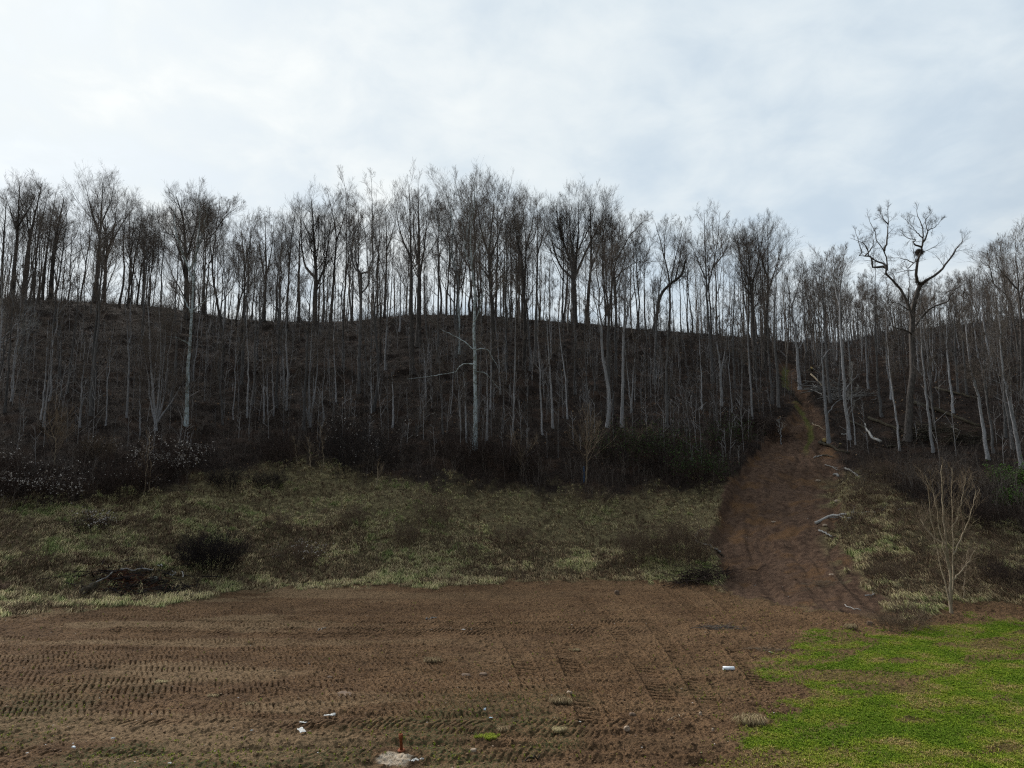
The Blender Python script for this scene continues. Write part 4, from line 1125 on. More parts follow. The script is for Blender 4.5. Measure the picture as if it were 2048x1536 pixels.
# lawn
lw = GA['lawn'] * (GA['track'] < .3) * (GPY > 1200)
P, i = sample_ground(52000, lw * np.maximum(GV[:, 1], 10), g)
tn = .62 + (fbm(P[:, 0] / 1.3, P[:, 1] / .9, 171, 4) - .5) * 2.4 + g.normal(size=len(P)) * .1
blades('lawn_grass', P, .03 + .07 * g.random(len(P)) ** 2, 5, g, M_LAWN, np.clip(tn, 0, 1), .5, .007, 'short bright green lawn grass with straw patches', 'grass', down=[.1, -.1, 0])
# sparse weeds on the bare field
P, i = sample_ground(2600, GA['dirt'] * (1 - GA['lawn']) * (.15 + GA['olive'] * 1.5 + .8 * sst(GPX, 1350, 1500)) * (GPY > 1170), g)
blades('field_sprouts', P, .03 + .06 * g.random(len(P)), 6, g, M_LAWN, np.clip(.45 + g.normal(size=len(P)) * .3, 0, 1), .5, .006, 'tiny green and yellow sprouts dotted over the bare soil', 'sprouts')


def lumps(name, P, size, tint, g, mat, label, cat):
    n = len(P)
    ico = np.array([[0, 0, 1], [.9, 0, .35], [.28, .85, .35], [-.72, .52, .35], [-.72, -.52, .35], [.28, -.85, .35], [0, 0, -.6]])
    f = np.array([[0, 1, 2], [0, 2, 3], [0, 3, 4], [0, 4, 5], [0, 5, 1], [6, 2, 1], [6, 3, 2], [6, 4, 3], [6, 5, 4], [6, 1, 5]])
    V = ico[None] * (1 + .5 * (g.random((n, 7, 3)) - .5)) * size[:, None, None] * np.array([1.2, 1, .5])
    a = g.random(n) * 6.28; c, s = np.cos(a)[:, None], np.sin(a)[:, None]
    V = np.stack([V[..., 0] * c - V[..., 1] * s, V[..., 0] * s + V[..., 1] * c, V[..., 2]], -1) + P[:, None, :]
    F3 = (f[None] + np.arange(n)[:, None, None] * 7).reshape(-1, 3)
    me = mesh_from(name, V.reshape(-1, 3), None, F3, attrs={'tint': np.repeat(tint, 7)}, smooth=True)
    return tag(add_obj(name, me, mat), label, cat, kind='stuff')


M_CLOD = ramp_attr_mat("soil_clods", [(0, (.09, .055, .032)), (1, (.22, .14, .085))])
M_PEB = ramp_attr_mat("pebbles", [(0, (.16, .11, .075)), (.55, (.34, .25, .17)), (.85, (.42, .36, .30)), (1, (.70, .70, .70))])
P, i = sample_ground(22000, (GA['dirt'] + .5 * GA['track']) * (1 - GA['lawn']) * (GPX < np.interp(GPY, LW_R, LW_X)) * (GPY > 800) * (.4 + fbm(GV[:, 0] / 2, GV[:, 1] / 1.2, 181, 3)), g)
lumps('soil_clods', P, .012 + .04 * g.random(len(P)) ** 4, g.random(len(P)), g, M_CLOD, 'crumbled clods of brown soil over the bare field and track', 'clods')
P, i = sample_ground(3400, (GA['dirt'] + 2.2 * GA['track']) * (1 - GA['lawn'] * .9) * (GPX < 40 + np.interp(GPY, LW_R, LW_X)) * (GPY > 760), g)
lumps('pebbles', P + np.array([0, 0, .01]), .010 + .035 * g.random(len(P)) ** 5, g.random(len(P)) ** 1.6, g, M_PEB, 'small tan and white pebbles scattered over the bare soil', 'pebbles')


# ------------------------------------------------------------------ shrubs
def shrub(name, label, cat, px, py, wpx, hpx, mat, stems=26, group=None, fluff=0, leafy=0, upright=False, tmat=None, n2=6, rad=.012):
    g = np.random.default_rng(int(px * 3 + py))
    b = ground_hit(px, py); D = b.y
    W = wpx / F * D; Hh = hpx / F * D
    ro = root(name, b, label, cat, group)
    a = g.random(stems) * 6.283; rr = g.random(stems) ** .5
    s0 = np.stack([np.cos(a) * rr * W * (.30 if not upright else .42), np.sin(a) * rr * W * .25, 0 * a - .15], -1)
    sprd = .5 if not upright else .15
    lean = np.stack([np.cos(a) * rr * W * sprd * .6, np.sin(a) * rr * W * sprd * .5, Hh * (1.0 - .35 * rr ** 2) * (.75 + .25 * g.random(stems))], -1)
    mid = s0 + lean * .5 + g.normal(size=(stems, 3)) * W * .02
    e = s0 + lean + g.normal(size=(stems, 3)) * W * .04
    # follow the sloping ground
    for q in (s0,):
        q[:, 2] += terrain(q[:, 0] + b.x, q[:, 1] + b.y) - b.z
    P = np.stack([s0, s0 * .5 + mid * .5, mid, mid * .5 + e * .5, e], 1)
    R = np.full((stems, 5), rad) * np.linspace(1.4, .5, 5)
    tb = Tubes(); tb.add(P, R, 4, g.random(stems))
    add_obj('stems', tb.build('stems'), mat, ro)
    tb = Tubes()
    sc = (W + Hh) / 2
    P1, R1 = children(P, R, n2, .25, 1, (25, 65), lambda t, pl: pl * .38 + W * .05, .7, 3, .3, .2, rad * .6, .5, g)
    tb.add(P1, R1, 3, g.random(len(P1)))
    P2, R2 = children(P1, R1, 4, .1, 1, (25, 60), lambda t, pl: pl * .5, .8, 2, .2, .2, rad * .5, .6, g)
    tb.add(P2, R2, 3, g.random(len(P2)))
    add_obj('twigs', tb.build('twigs'), tmat or mat, ro)
    if fluff or leafy:
        k = int(fluff * 3.2) or leafy
        src = P2[:, -1]; idx = g.integers(0, len(src), k)
        c = src[idx] + g.normal(size=(k, 3)) * .05
        if fluff:
            # seed heads hang in drifts on the crown
            keep = fbm(c[:, 0] / .5 + 9, c[:, 2] / .4, 3, 2) > .52; c = c[keep]; k = len(c)
        s = (.034 if fluff else .045) * (1 + g.random(k))
        A = unit(g.normal(size=(k, 3))) * s[:, None]; Bv = unit(np.cross(A, g.normal(size=(k, 3)))) * s[:, None] * (.8 if fluff else .5)
        V = np.stack([c - A, c - Bv, c + A, c + Bv], 1)
        o = add_obj('seed_heads' if fluff else 'leaves', mesh_from('l', V.reshape(-1, 3), np.arange(k * 4).reshape(-1, 4), attrs={'tint': np.repeat(g.random(k), 4)}), M_FLUFF if fluff else (M_GREEN if name == 'green_bush' else M_IVY), ro)
        o['kind'] = 'stuff'
    return ro


S = shrub
S('dark_bush', 'dark dense round bush on the grass slope above the log pile', 'bush', 424, 1138, 118, 70, M_BLACK, 110, rad=.011, n2=8)
S('dead_weed_clump', 'small dark weed clump left of the middle of the grass slope', 'bush', 718, 1052, 62, 42, M_WEED, 30, rad=.009)
S('dead_weed_clump', 'grey-brown weed clump in the middle of the grass slope, the lower left one', 'bush', 812, 1090, 58, 44, M_WEED, 26, rad=.009)
S('dead_weed_clump', 'slender weed clump in the middle of the grass slope, the lower right one', 'bush', 936, 1122, 60, 46, M_WEED, 26, rad=.009)
S('dead_weed_clump', 'tall grey weeds in the middle slope under the tallest sycamore', 'bush', 862, 1058, 84, 78, M_WEED, 40, upright=True, rad=.008)
S('dark_bush', 'large black thicket flecked with white seed heads left of the middle', 'bush', 712, 935, 150, 90, M_BLACK, 80, fluff=260)
S('dark_bush', 'low black bush at the upper edge of the left grass', 'bush', 462, 975, 90, 40, M_BLACK, 50)
S('dark_bush', 'low black bush right beside the one at the upper left grass edge', 'bush', 535, 974, 60, 32, M_BLACK, 40)
S('bramble_mound', 'dark bramble mound with few pale flecks at left, humped', 'bush', 250, 985, 120, 62, M_THICK, 70, fluff=60)
S('clematis_mound', 'mound of dark stems topped with white fluffy seed heads, upper left', 'bush', 320, 948, 110, 58, M_THICK, 60, fluff=900)
S('clematis_mound', 'wide mound with white fluffy seed heads, right of the upper left one', 'bush', 385, 925, 60, 44, M_THICK, 40, fluff=260)
S('clematis_mound', 'low wide mound with pale seed heads near the left edge', 'bush', 75, 1000, 140, 58, M_THICK, 70, fluff=800)
S('clematis_mound', 'pale-flecked mound cut by the left picture edge', 'bush', 8, 985, 70, 90, M_THICK, 50, fluff=330)
S('clematis_mound', 'small bramble with white seed heads alone on the left grass', 'bush', 180, 1062, 76, 32, M_THICK, 40, fluff=200)
S('clematis_mound', 'low dark brush with pale seed heads right of the dark round bush', 'bush', 602, 1128, 100, 38, M_WEED, 44, fluff=110, rad=.009)
S('clematis_mound', 'grey-brown mound between the humped bramble and the wood', 'bush', 205, 915, 60, 48, M_WEED, 36, fluff=70)
S('dead_weed_clump', 'tall brown weeds beside the lower track, left-hand part', 'bush', 1290, 1130, 100, 74, M_WEED, 80, upright=True, rad=.008)
S('dead_weed_clump', 'tall brown weeds beside the lower track, right-hand part', 'bush', 1370, 1132, 110, 92, M_WEED, 100, upright=True, rad=.008)
S('evergreen_tangle', 'dark green leafy tangle at the foot of the wood left of the track', 'bush', 1400, 965, 90, 60, M_THICK, 50, leafy=2600)
S('evergreen_tangle', 'black-green leafy thicket under the three straight stems', 'bush', 1325, 940, 110, 80, M_THICK, 50, leafy=2600)
S('evergreen_tangle', 'leafy green mound on the bank beside the bend of the track', 'bush', 1465, 895, 90, 48, M_THICK, 40, leafy=1500)
S('evergreen_tangle', 'dark leafy thicket left of the bush with the blue stake', 'bush', 1240, 925, 110, 66, M_THICK, 50, leafy=1800)
S('green_bush', 'bright green leafy bush at the right picture edge, the upper one', 'bush', 2030, 985, 84, 48, M_THICK, 40, leafy=3600)
S('green_bush', 'green leafy bush at the right picture edge, the lower one', 'bush', 2045, 1022, 90, 36, M_THICK, 40, leafy=2600)
S('dark_bush', 'dark brush at the foot of the tallest white sycamore', 'bush', 940, 925, 120, 50, M_THICK, 60)
S('dark_bush', 'dark brush in the wood edge left of the black thicket', 'bush', 560, 925, 80, 50, M_THICK, 50)
S('dark_bush', 'dark brush in the wood edge right of the tallest sycamore', 'bush', 1040, 945, 110, 58, M_THICK, 60)
S('red_brown_bush', 'red-brown bramble patch below the right-hand trunks, left one', 'bush', 1790, 965, 130, 46, M_WEED, 60, rad=.009)
S('red_brown_bush', 'red-brown bramble patch below the right-hand trunks, right one', 'bush', 1900, 985, 130, 50, M_WEED, 60, rad=.009)
S('dark_bush', 'dark bush right of the tan multi-stemmed young tree', 'bush', 2000, 1060, 110, 60, M_THICK, 50)
S('dark_bush', 'black bush low at the right edge above the brown strip', 'bush', 2030, 1170, 100, 46, M_THICK, 50)
S('dead_weed_clump', 'grey weed heap at the lawn edge left of the tan young tree', 'bush', 1800, 1255, 110, 28, M_WEED, 60, rad=.008)
for k, (x, y, w_, h_) in enumerate(((1750, 1000, 90, 46), (1960, 1120, 100, 40), (1770, 1160, 70, 34), (60, 1130, 110, 30), (230, 1100, 90, 26), (1180, 1010, 100, 34), (560, 1060, 90, 24), (1020, 1080, 90, 26))):
    S('dead_weed_clump', ('brown weeds above the grass right of the track bend', 'brown weeds below the dark bush at far right', 'low brown weeds at the right foot of the track bank',
      'flat brown weeds on the grass near the left edge', 'flat brown weeds above the log pile', 'brown weeds in front of the sapling with the blue stake',
      'flat brown weeds up the slope from the dark round bush', 'flat brown weeds right of the slender weed clump')[k], 'bush', x, y, w_, h_, M_WEED, 36, rad=.008)


# ------------------------------------------------------------------ saplings and the tan young tree
def sap(label, w, paths, mat=M_TAN, tm=M_TWIGT, **kw):
    if not isinstance(paths[0][0], tuple): paths = [paths]
    kw.setdefault('l1', .30); kw.setdefault('n1', 12); kw.setdefault('n2', 4); kw.setdefault('n3', 3); kw.setdefault('n4', 0); kw.setdefault('twig', .007); kw.setdefault('start', .3)
    return hero('sapling', label, 'sapling', w, paths, mat, tm, depth_wob=.15, **kw)


hero('young_tree', 'tan multi-stemmed young bare tree standing at the lawn edge at right', 'tree', 7,
     [[(1903, 1226), (1899, 1150), (1892, 1080), (1886, 1010), (1884, 930)],
      [(1901, 1222), (1884, 1150), (1872, 1090), (1862, 1030), (1855, 970)],
      [(1908, 1210), (1911, 1130), (1908, 1060), (1905, 990), (1904, 935)],
      [(1899, 1140), (1880, 1060), (1868, 990), (1850, 950)],
      [(1911, 1110), (1932, 1060), (1948, 1010), (1952, 980)],
      [(1910, 1160), (1935, 1130), (1950, 1100)], [(1908, 1060), (1925, 1000), (1930, 950)], [(1890, 1090), (1850, 1060), (1838, 1020)]],
     M_TAN, M_TWIGT, depth_wob=.2, l1=.13, n1=13, n2=4, n3=3, n4=0, twig=.006, start=.25, sub_r=.55, ang=(15, 35))
sap('bare tan sapling with many upswept twigs, blue stake at its foot', 3, [[(1172, 967), (1174, 900), (1175, 832)], [(1172, 960), (1176, 900), (1188, 860)]], l1=.34, n1=18)
sap('small Y-forked bare sapling in the middle of the wood edge', 3, [[(1043, 945), (1043, 915)], [(1043, 915), (1036, 890), (1026, 870)], [(1043, 915), (1060, 900), (1072, 880)]])
sap('pale sapling at left with an open fan of branches', 2.5, [[(109, 932), (111, 895), (113, 870)], [(112, 885), (104, 862), (100, 845)], [(113, 870), (120, 850), (124, 838)]], l1=.42)
sap('tiny pale sapling on the grass below the black thicket', 2, [(754, 977), (755, 950), (756, 926)], l1=.35, n1=8)
sap('small pale sapling with a clear stem left of the black thicket', 2.2, [(621, 938), (620, 910), (617, 880)], l1=.35, n1=8)
sap('thin forked sapling just left of the clear-stemmed one', 2, [(595, 928), (592, 900), (588, 876)], l1=.35, n1=8)
sap('slim tall sapling right of the humped bramble mound', 2, [(288, 990), (293, 940), (300, 870)], l1=.2, n1=8)
sap('thin sapling below the humped bramble mound', 2, [(297, 985), (300, 955), (303, 925)], l1=.3, n1=8)
sap('thin sapling right of the left forest-edge black bushes', 2, [(648, 935), (646, 900), (640, 850)], l1=.22)
sap('spreading sapling with long green-grey rods under the pale grey trunk', 3, [[(1262, 905), (1275, 880), (1300, 850)], [(1262, 905), (1258, 870), (1252, 840)], [(1272, 885), (1300, 870), (1318, 862)]], M_TAN, M_TWIGT, l1=.26)
sap('twin-rod sapling right of the spreading sapling', 3, [[(1348, 910), (1348, 860), (1345, 810)], [(1345, 905), (1325, 870), (1312, 845)], [(1348, 880), (1362, 840), (1370, 810)]], M_GREY, M_TWIG, l1=.2)
sap('thin upright rods of a sapling left of the spreading sapling', 2.5, [(1251, 915), (1250, 870), (1249, 820)], M_GREY, M_TWIG, l1=.2)
sap('arching grey sapling above the track bank at the bend', 2.5, [(1562, 885), (1561, 860), (1557, 838)], M_PALE, M_TWIGL, l1=.3, n1=7)
sap('thin bare sapling beyond the lower weeds right of the track', 2, [(1926, 1200), (1930, 1150), (1936, 1100)], l1=.25)
sap('thin grey rods standing left of the big black thicket', 2, [[(566, 865), (568, 820), (572, 770)], [(570, 868), (574, 820), (580, 780)]], M_GREY, M_TWIG, l1=.16)
sap('spreading bush-like sapling on the slope right of the pale stub', 2.5, [[(833, 870), (830, 840), (815, 812)], [(833, 868), (845, 840), (858, 815)]], M_GREY, M_TWIG, l1=.26)


def tube_obj(name, label, cat, pts, r0, r1, mat, lift=.9, group=None, sides=8, twigs=0, caps=True, parent=None, wob=.045, lifts=None):
    """log, branch or pipe lying on the ground along surveyed points."""
    g = np.random.default_rng(int(pts[0][0] * 5 + pts[0][1]))
    W = []
    for k, (x, y) in enumerate(pts):
        h = ground_hit(x, y); extra = 0 if lifts is None else lifts[k]
        if extra:
            q = unproj(x, y, np.array([h.y]))[0]
            # raised point: keep the depth of the first point
            h = Vector((float(unproj(x, y, np.array([W0y]))[0, 0]), W0y, float(unproj(x, y, np.array([W0y]))[0, 2])))
            W.append(np.array(h)); continue
        W0y = h.y
        W.append(np.array(h) + np.array([0, 0, (r0 + (r1 - r0) * k / max(len(pts) - 1, 1)) * lift]))
    W = np.array(W); B = W[0].copy(); W = W - B
    n = max(8, len(pts) * 3)
    Q = resample(W, n); Q[1:-1] += g.normal(size=(n - 2, 3)) * wob
    ra = path_radii(n, r0, r1, 1.0)
    if caps:
        Q = np.concatenate([Q[:1], Q, Q[-1:]]); ra = np.concatenate([[0.001], ra, [0.001]])
        Q[0] += (Q[1] - Q[2]) * .01; Q[-1] += (Q[-2] - Q[-3]) * .01
    tb = Tubes(); tb.add(Q, ra, sides)
    if twigs:
        P1, R1 = children(Q[None, 1:-1], ra[None, 1:-1], twigs * 2, .25, 1, (25, 55), lambda t, pl: pl * .35, .4, 4, .3, .2, .008, .4, g)
        tb.add(P1, R1, 4)
        P2, R2 = children(P1, R1, 4, .2, 1, (25, 55), lambda t, pl: pl * .5, .6, 3, .2, .2, .006, .4, g)
        tb.add(P2, R2, 3)
    me = tb.build(name, .15)
    o = add_obj(name, me, mat); o.location = Vector(B); tag(o, label, cat, group)
    return o


T = tube_obj
T('fallen_branch', 'long dark fallen branch with a pale broken end on the right of the track', 'branch', [(1632, 1049), (1655, 1037), (1690, 1030), (1720, 1027), (1750, 1024)], .14, .04, M_WEATHER, twigs=3)
T('fallen_branch', 'short pale broken stick just below the long dark fallen branch', 'branch', [(1638, 1062), (1650, 1068), (1664, 1074)], .07, .05, M_WEATHER)
T('fallen_branch', 'dark slim stick lying right of the short pale broken stick', 'branch', [(1664, 1075), (1678, 1077), (1692, 1076)], .04, .02, M_MOSS)
T('fallen_log', 'dark straight log lying below the two white trunks by the track', 'log', [(1639, 887), (1660, 895), (1682, 903), (1700, 908)], .17, .11, M_MOSS)
T('fallen_branch', 'pale broken limb lying on the track below the dark straight log', 'branch', [(1628, 917), (1636, 914), (1645, 911)], .08, .06, M_WEATHER)
T('fallen_branch', 'dark crooked limb touching the pale broken limb on its right', 'branch', [(1645, 912), (1655, 912), (1666, 915)], .08, .04, M_MOSS)
T('fallen_branch', 'curved grey limb arching up at its left end, left of the gnarled oak foot', 'branch', [(1762, 886), (1750, 880), (1740, 870), (1731, 856), (1730, 848)], .16, .07, M_WEATHER)
T('fallen_log', 'black log lying above the curved grey limb', 'log', [(1738, 838), (1760, 847), (1782, 855), (1800, 862)], .20, .13, M_MOSS)
T('fallen_log', 'long mossy fallen log stretching right of the gnarled oak', 'log', [(1828, 808), (1860, 818), (1900, 832), (1940, 848), (1962, 855)], .24, .15, M_MOSS)
T('fallen_log', 'dark log parallel above the long mossy fallen log', 'log', [(1872, 778), (1900, 786), (1930, 793), (1960, 800)], .18, .12, M_MOSS)
T('fallen_branch', 'thin pale fallen branch between mossy log and brown hollow', 'branch', [(1890, 848), (1912, 860), (1935, 870)], .06, .03, M_WEATHER, twigs=2)
T('fallen_log', 'dark log between the two white trunks lying level', 'log', [(1683, 870), (1695, 871), (1702, 872)], .09, .07, M_WEATHER)
T('fallen_branch', 'bent bleached branch lying on the left edge of the lower track', 'branch', [(1392, 1083), (1405, 1088), (1418, 1093), (1430, 1101), (1440, 1105)], .07, .09, M_WEATHER)
T('fallen_branch', 'small arching grey root beside the bent bleached branch', 'branch', [(1390, 1076), (1396, 1066), (1403, 1060), (1409, 1060)], .06, .04, M_WEATHER)
T('fallen_branch', 'slim dark stick below the bent bleached branch', 'branch', [(1438, 1108), (1448, 1115)], .04, .03, M_MOSS)
T('fallen_branch', 'forked bleached stick at the right foot of the track bank', 'branch', [(1730, 1192), (1742, 1190), (1750, 1187)], .04, .02, M_WEATHER, twigs=2)
T('fallen_branch', 'stub of grey wood half buried right of the upper track', 'branch', [(1668, 952), (1672, 950), (1678, 954)], .13, .08, M_WEATHER)
T('fallen_branch', 'grey decayed log low in the red-brown brambles', 'branch', [(1690, 938), (1704, 945), (1718, 955), (1730, 962)], .10, .07, M_WEATHER)
T('fallen_branch', 'small brown stick on the bare field right of the centre', 'branch', [(852, 1240), (862, 1238), (874, 1236)], .045, .03, M_WEATHER)
T('fallen_branch', 'thin stick lying on the bare field left of the centre', 'branch', [(636, 1262), (644, 1259), (652, 1257)], .03, .02, M_WEATHER)
T('fallen_branch', 'curved dark twig lying on the soil near the lower lawn edge', 'branch', [(1326, 1444), (1338, 1441), (1350, 1436), (1368, 1427)], .015, .008, M_WEED and M_TAN, twigs=0)
T('plastic_pipe', 'black pipe piece lying in the rutted soil at the bottom', 'pipe', [(1045, 1524), (1062, 1519), (1080, 1512)], .025, .025, M_MOSS)
T('fallen_branch', 'thin broken limb along the right edge of the track bend', 'branch', [(1650, 930), (1662, 934), (1676, 941)], .05, .03, M_WEATHER, twigs=2)
T('fallen_branch', 'brown limb lying across the track edge left of the two white trunks', 'branch', [(1622, 848), (1636, 853), (1650, 861)], .07, .04, M_TAN)
T('fallen_branch', 'tan splintered limb below the torn root stump', 'branch', [(1622, 750), (1636, 764), (1650, 777)], .14, .09, M_TAN)
T('fallen_branch', 'long bleached limb sloping down through the upper stick pile', 'branch', [(1622, 780), (1645, 790), (1672, 800)], .09, .05, M_WEATHER, twigs=2)
T('fallen_branch', 'dark broken log between gnarled oak and thin pale trunk', 'log', [(1775, 896), (1790, 893), (1806, 890)], .12, .09, M_MOSS)
T('fallen_log', 'rotten brown log upslope of the curved grey limb', 'log', [(1700, 845), (1716, 851), (1734, 858)], .15, .11, M_MOSS)
T('fallen_branch', 'thin stick on the lower right of the track above the lawn', 'branch', [(1690, 1210), (1705, 1217), (1722, 1222)], .03, .02, M_WEATHER)
T('fallen_branch', 'pale short stick at the foot of the tan young tree', 'branch', [(1840, 1209), (1850, 1213), (1862, 1217)], .04, .03, M_WEATHER)
# heap of branches at left
T('fallen_log', 'black butt log at the left end of the branch pile', 'log', [(158, 1191), (175, 1187), (190, 1178)], .20, .26, M_MOSS, wob=.03)
T('fallen_branch', 'long thin pole slanting up from the black butt log', 'branch', [(190, 1177), (210, 1164), (230, 1151)], .05, .04, M_WEATHER, lift=7)
T('fallen_branch', 'long pale level pole lying across the branch pile', 'branch', [(240, 1149), (268, 1150), (290, 1148), (306, 1147)], .05, .04, M_WEATHER, lift=7)
T('fallen_branch', 'grey short log in front of the branch pile', 'branch', [(258, 1174), (274, 1171), (290, 1167)], .10, .09, M_MOSS)
T('fallen_branch', 'bleached broken spike sticking up from the branch pile', 'branch', [(324, 1146), (318, 1141), (313, 1136)], .05, .02, M_WEATHER, lift=10)
T('fallen_branch', 'bleached curved root at the right end of the branch pile', 'branch', [(366, 1163), (367, 1152), (362, 1149)], .04, .03, M_WEATHER, lift=7)
T('fallen_branch', 'thin bleached curving stick in the branch pile', 'branch', [(338, 1154), (346, 1156), (352, 1152), (344, 1148)], .03, .03, M_WEATHER, lift=7)


def pile(name, label, px, py, wpx, n, ln, r, mat, hgt=.6, flat=.25, direction=None, spread=.6):
    g = np.random.default_rng(int(px + py * 3))
    b = ground_hit(px, py); W = wpx / F * b.y
    c = np.stack([g.normal(size=n) * W * .26, g.normal(size=n) * W * .14, np.abs(g.normal(size=n)) * hgt * .45], -1)
    c[:, 2] += terrain(c[:, 0] + b.x, c[:, 1] + b.y) - b.z
    a = (g.random(n) * math.pi * spread + (direction or 0))
    d = np.stack([np.cos(a), np.sin(a) * .7, g.normal(size=n) * flat], -1)
    L_ = ln * (.5 + g.random(n))
    P = np.stack([c - d * L_[:, None] * .5, c + g.normal(size=(n, 3)) * .05, c + d * L_[:, None] * .5], 1)
    gz = terrain(P[..., 0] + b.x, P[..., 1] + b.y) - b.z
    P[..., 2] = np.maximum(P[..., 2], gz + r)
    tb = Tubes(); tb.add(P, np.full((n, 3), r) * (.6 + .8 * g.random((n, 1))) * np.array([1.1, 1, .5]), 5, g.random(n))
    P1, R1 = children(P, np.full((n, 3), r), 3, .3, 1, (20, 50), lambda t, pl: pl * .3, .6, 3, .1, .1, .006, .4, g)
    tb.add(P1, R1, 3, g.random(len(P1)))
    o = add_obj(name, tb.build(name), mat); o.location = b; tag(o, label, 'brush pile')
    return o


pile('brush_pile', 'dark pile of cut brush at the inner corner where track meets field', 1400, 1162, 120, 190, 2.0, .016, M_THICK, .8)
pile('brush_pile', 'dark brown pile of branches and dead leaves on the left grass', 280, 1170, 210, 170, 1.5, .028, M_BLACK, .5, .2)
pile('brush_pile', 'pile of thin bleached branches upslope right of the track', 1655, 785, 80, 34, 3.6, .035, M_WEATHER, 1.6, .3, -.8, .8)
pile('brush_pile', 'scatter of long bleached sticks right of the pile by the white trunks', 1700, 800, 90, 16, 3.4, .03, M_WEATHER, .8, .2, -.9, .6)
pile('brush_pile', 'thin sticks strewn at the right edge of the lower track', 1640, 1172, 70, 22, 1.8, .008, M_TWIGT, .15, .05, -.9, .35)
pile('brush_pile', 'pale thin twigs strewn on the field edge by the lawn tip', 1530, 1300, 70, 26, .6, .005, M_TWIGT, .08, .05, -.6, .35)
pile('brush_pile', 'grey twigs lying in a streak on the field below the track', 1440, 1256, 70, 40, .8, .009, M_TWIG, .1, .05, -.5, .3)
pile('brush_pile', 'tangle of dark branches among the right-hand trunks', 1850, 870, 140, 60, 3.0, .04, M_MOSS, .7, .12)
pile('brush_pile', 'tangle of dark branches below the mossy fallen log', 1930, 880, 110, 50, 2.6, .035, M_MOSS, .7, .12)
for x, y, lb in ((1540, 862, 'black brush heap on the left bank at the track bend'), (1500, 848, 'dark brush heap left of the bank heap at the track bend')):
    pile('brush_pile', lb, x, y, 90, 110, 2.4, .02, M_THICK, 1.0)


pile('brush_pile', 'reddish-brown dead leafy twigs heaped in the middle of the left pile', 255, 1168, 150, 300, .5, .014, M_RED, .5, .5)


# ------------------------------------------------------------------ rocks, stumps, litter
def rock(name, label, cat, px, py, wpx, hpx, mat, group=None, seed=0, depth=.8):
    g = np.random.default_rng(int(px * 7 + py) + seed)
    b = ground_hit(px, py); w = wpx / F * b.y / 2; h = hpx / F * b.y
    n, m = 9, 12
    th = np.linspace(0, math.pi, n)[:, None]; ph = np.linspace(0, 2 * math.pi, m, endpoint=False)[None]
    x = np.sin(th) * np.cos(ph); y = np.sin(th) * np.sin(ph); z = np.cos(th) + 0 * ph
    V = np.stack([x, y, z], -1)
    V = np.sign(V) * np.abs(V) ** .75
    V = V * (1 + .35 * (fbm(V[..., 0] * 1.7 + 5, V[..., 2] * 1.7 + V[..., 1], int(px), 2)[..., None] - .5))
    V = V * np.array([w, w * depth, h * .62]) + np.array([0, 0, h * .3])
    V = V.reshape(-1, 3)
    i = (np.arange(n - 1) * m)[:, None] + np.arange(m)[None]; i2 = (np.arange(n - 1) * m)[:, None] + ((np.arange(m) + 1) % m)[None]
    Fq = np.stack([i, i + m, i2 + m, i2], -1).reshape(-1, 4)
    o = add_obj(name, mesh_from(name, V, Fq, smooth=False), mat); o.location = b; o.rotation_euler = (0, 0, g.random() * .8 - .4)
    tag(o, label, cat, group); return o


def simple_mat(name, a, b_, scale=6, rough=.9, spec=.2):
    m, t, bs = new_mat(name, rough, spec)
    tcn = t.nodes.new('ShaderNodeTexCoord')
    t.links.new(mix_n(t, maprange_n(t, noise_n(t, tcn.outputs['Object'], scale, 4, .6), .35, .65), a, b_), bs.inputs['Base Color'])
    return m


M_ROCK = simple_mat('tan_rock', (.24, .18, .13), (.42, .34, .26))
M_ROCKD = simple_mat('brown_rock', (.10, .07, .05), (.20, .14, .10))
M_STUMP = simple_mat('fresh_cut_wood', (.20, .14, .05), (.30, .22, .09))
M_RUST = simple_mat('rusty_iron', (.15, .045, .02), (.26, .09, .04), 14)
M_WHITE = simple_mat('white_plastic', (.68, .74, .80), (.80, .84, .88), 10, .4, .4)
M_CONC = simple_mat('weathered_concrete', (.10, .11, .09), (.20, .21, .17), 9)
M_BLUE = simple_mat('blue_plastic', (.02, .12, .30), (.03, .18, .40), 9, .5)
M_CAN = simple_mat('pale_blue_metal', (.35, .50, .62), (.60, .70, .76), 9, .4)
rock('rock', 'flat pale rock on the right side of the track, the largest', 'rock', 1675, 1005, 14, 6, M_ROCK)
rock('rock', 'pale flat stone high on the right side of the track', 'rock', 1636, 963, 10, 4, M_ROCK)
rock('rock', 'small pale stone in the middle of the lower track', 'rock', 1547, 1045, 9, 3, M_ROCK)
rock('rock', 'tan stone just below the long dark fallen branch', 'rock', 1650, 1052, 9, 4, M_ROCK)
rock('rock', 'flat stone at the right foot of the track near pale sticks', 'rock', 1664, 1151, 12, 4, M_ROCK)
rock('rock', 'round brown stone at the top edge of the lawn', 'rock', 1740, 1250, 12, 8, M_ROCKD)
rock('rock', 'tan stone beside the dry grass tuft on the field', 'rock', 1139, 1390, 12, 8, M_ROCK)
rock('rock', 'brown stone lying right of the tan stone on the field', 'rock', 1265, 1433, 13, 8, M_ROCKD)
rock('rock', 'flat tan stone on the field near the bottom right of centre', 'rock', 1254, 1460, 12, 8, M_ROCK)
rock('rock', 'pale oval stone on the dark rut at the bottom', 'rock', 947, 1503, 12, 6, M_ROCK)
rock('rock', 'whitish stone on the field right of the flat tan stone', 'rock', 1401, 1430, 6, 6, M_ROCK)
rock('rock', 'small pale stone below the whitish one', 'rock', 1426, 1461, 5, 5, M_ROCK)
rock('rock', 'tan stone left of the white tube on the upper field', 'rock', 1018, 1370, 5, 4, M_ROCK)
rock('rock', 'white quartz stone left of the paper scraps', 'rock', 147, 1497, 7, 5, M_WHITE)
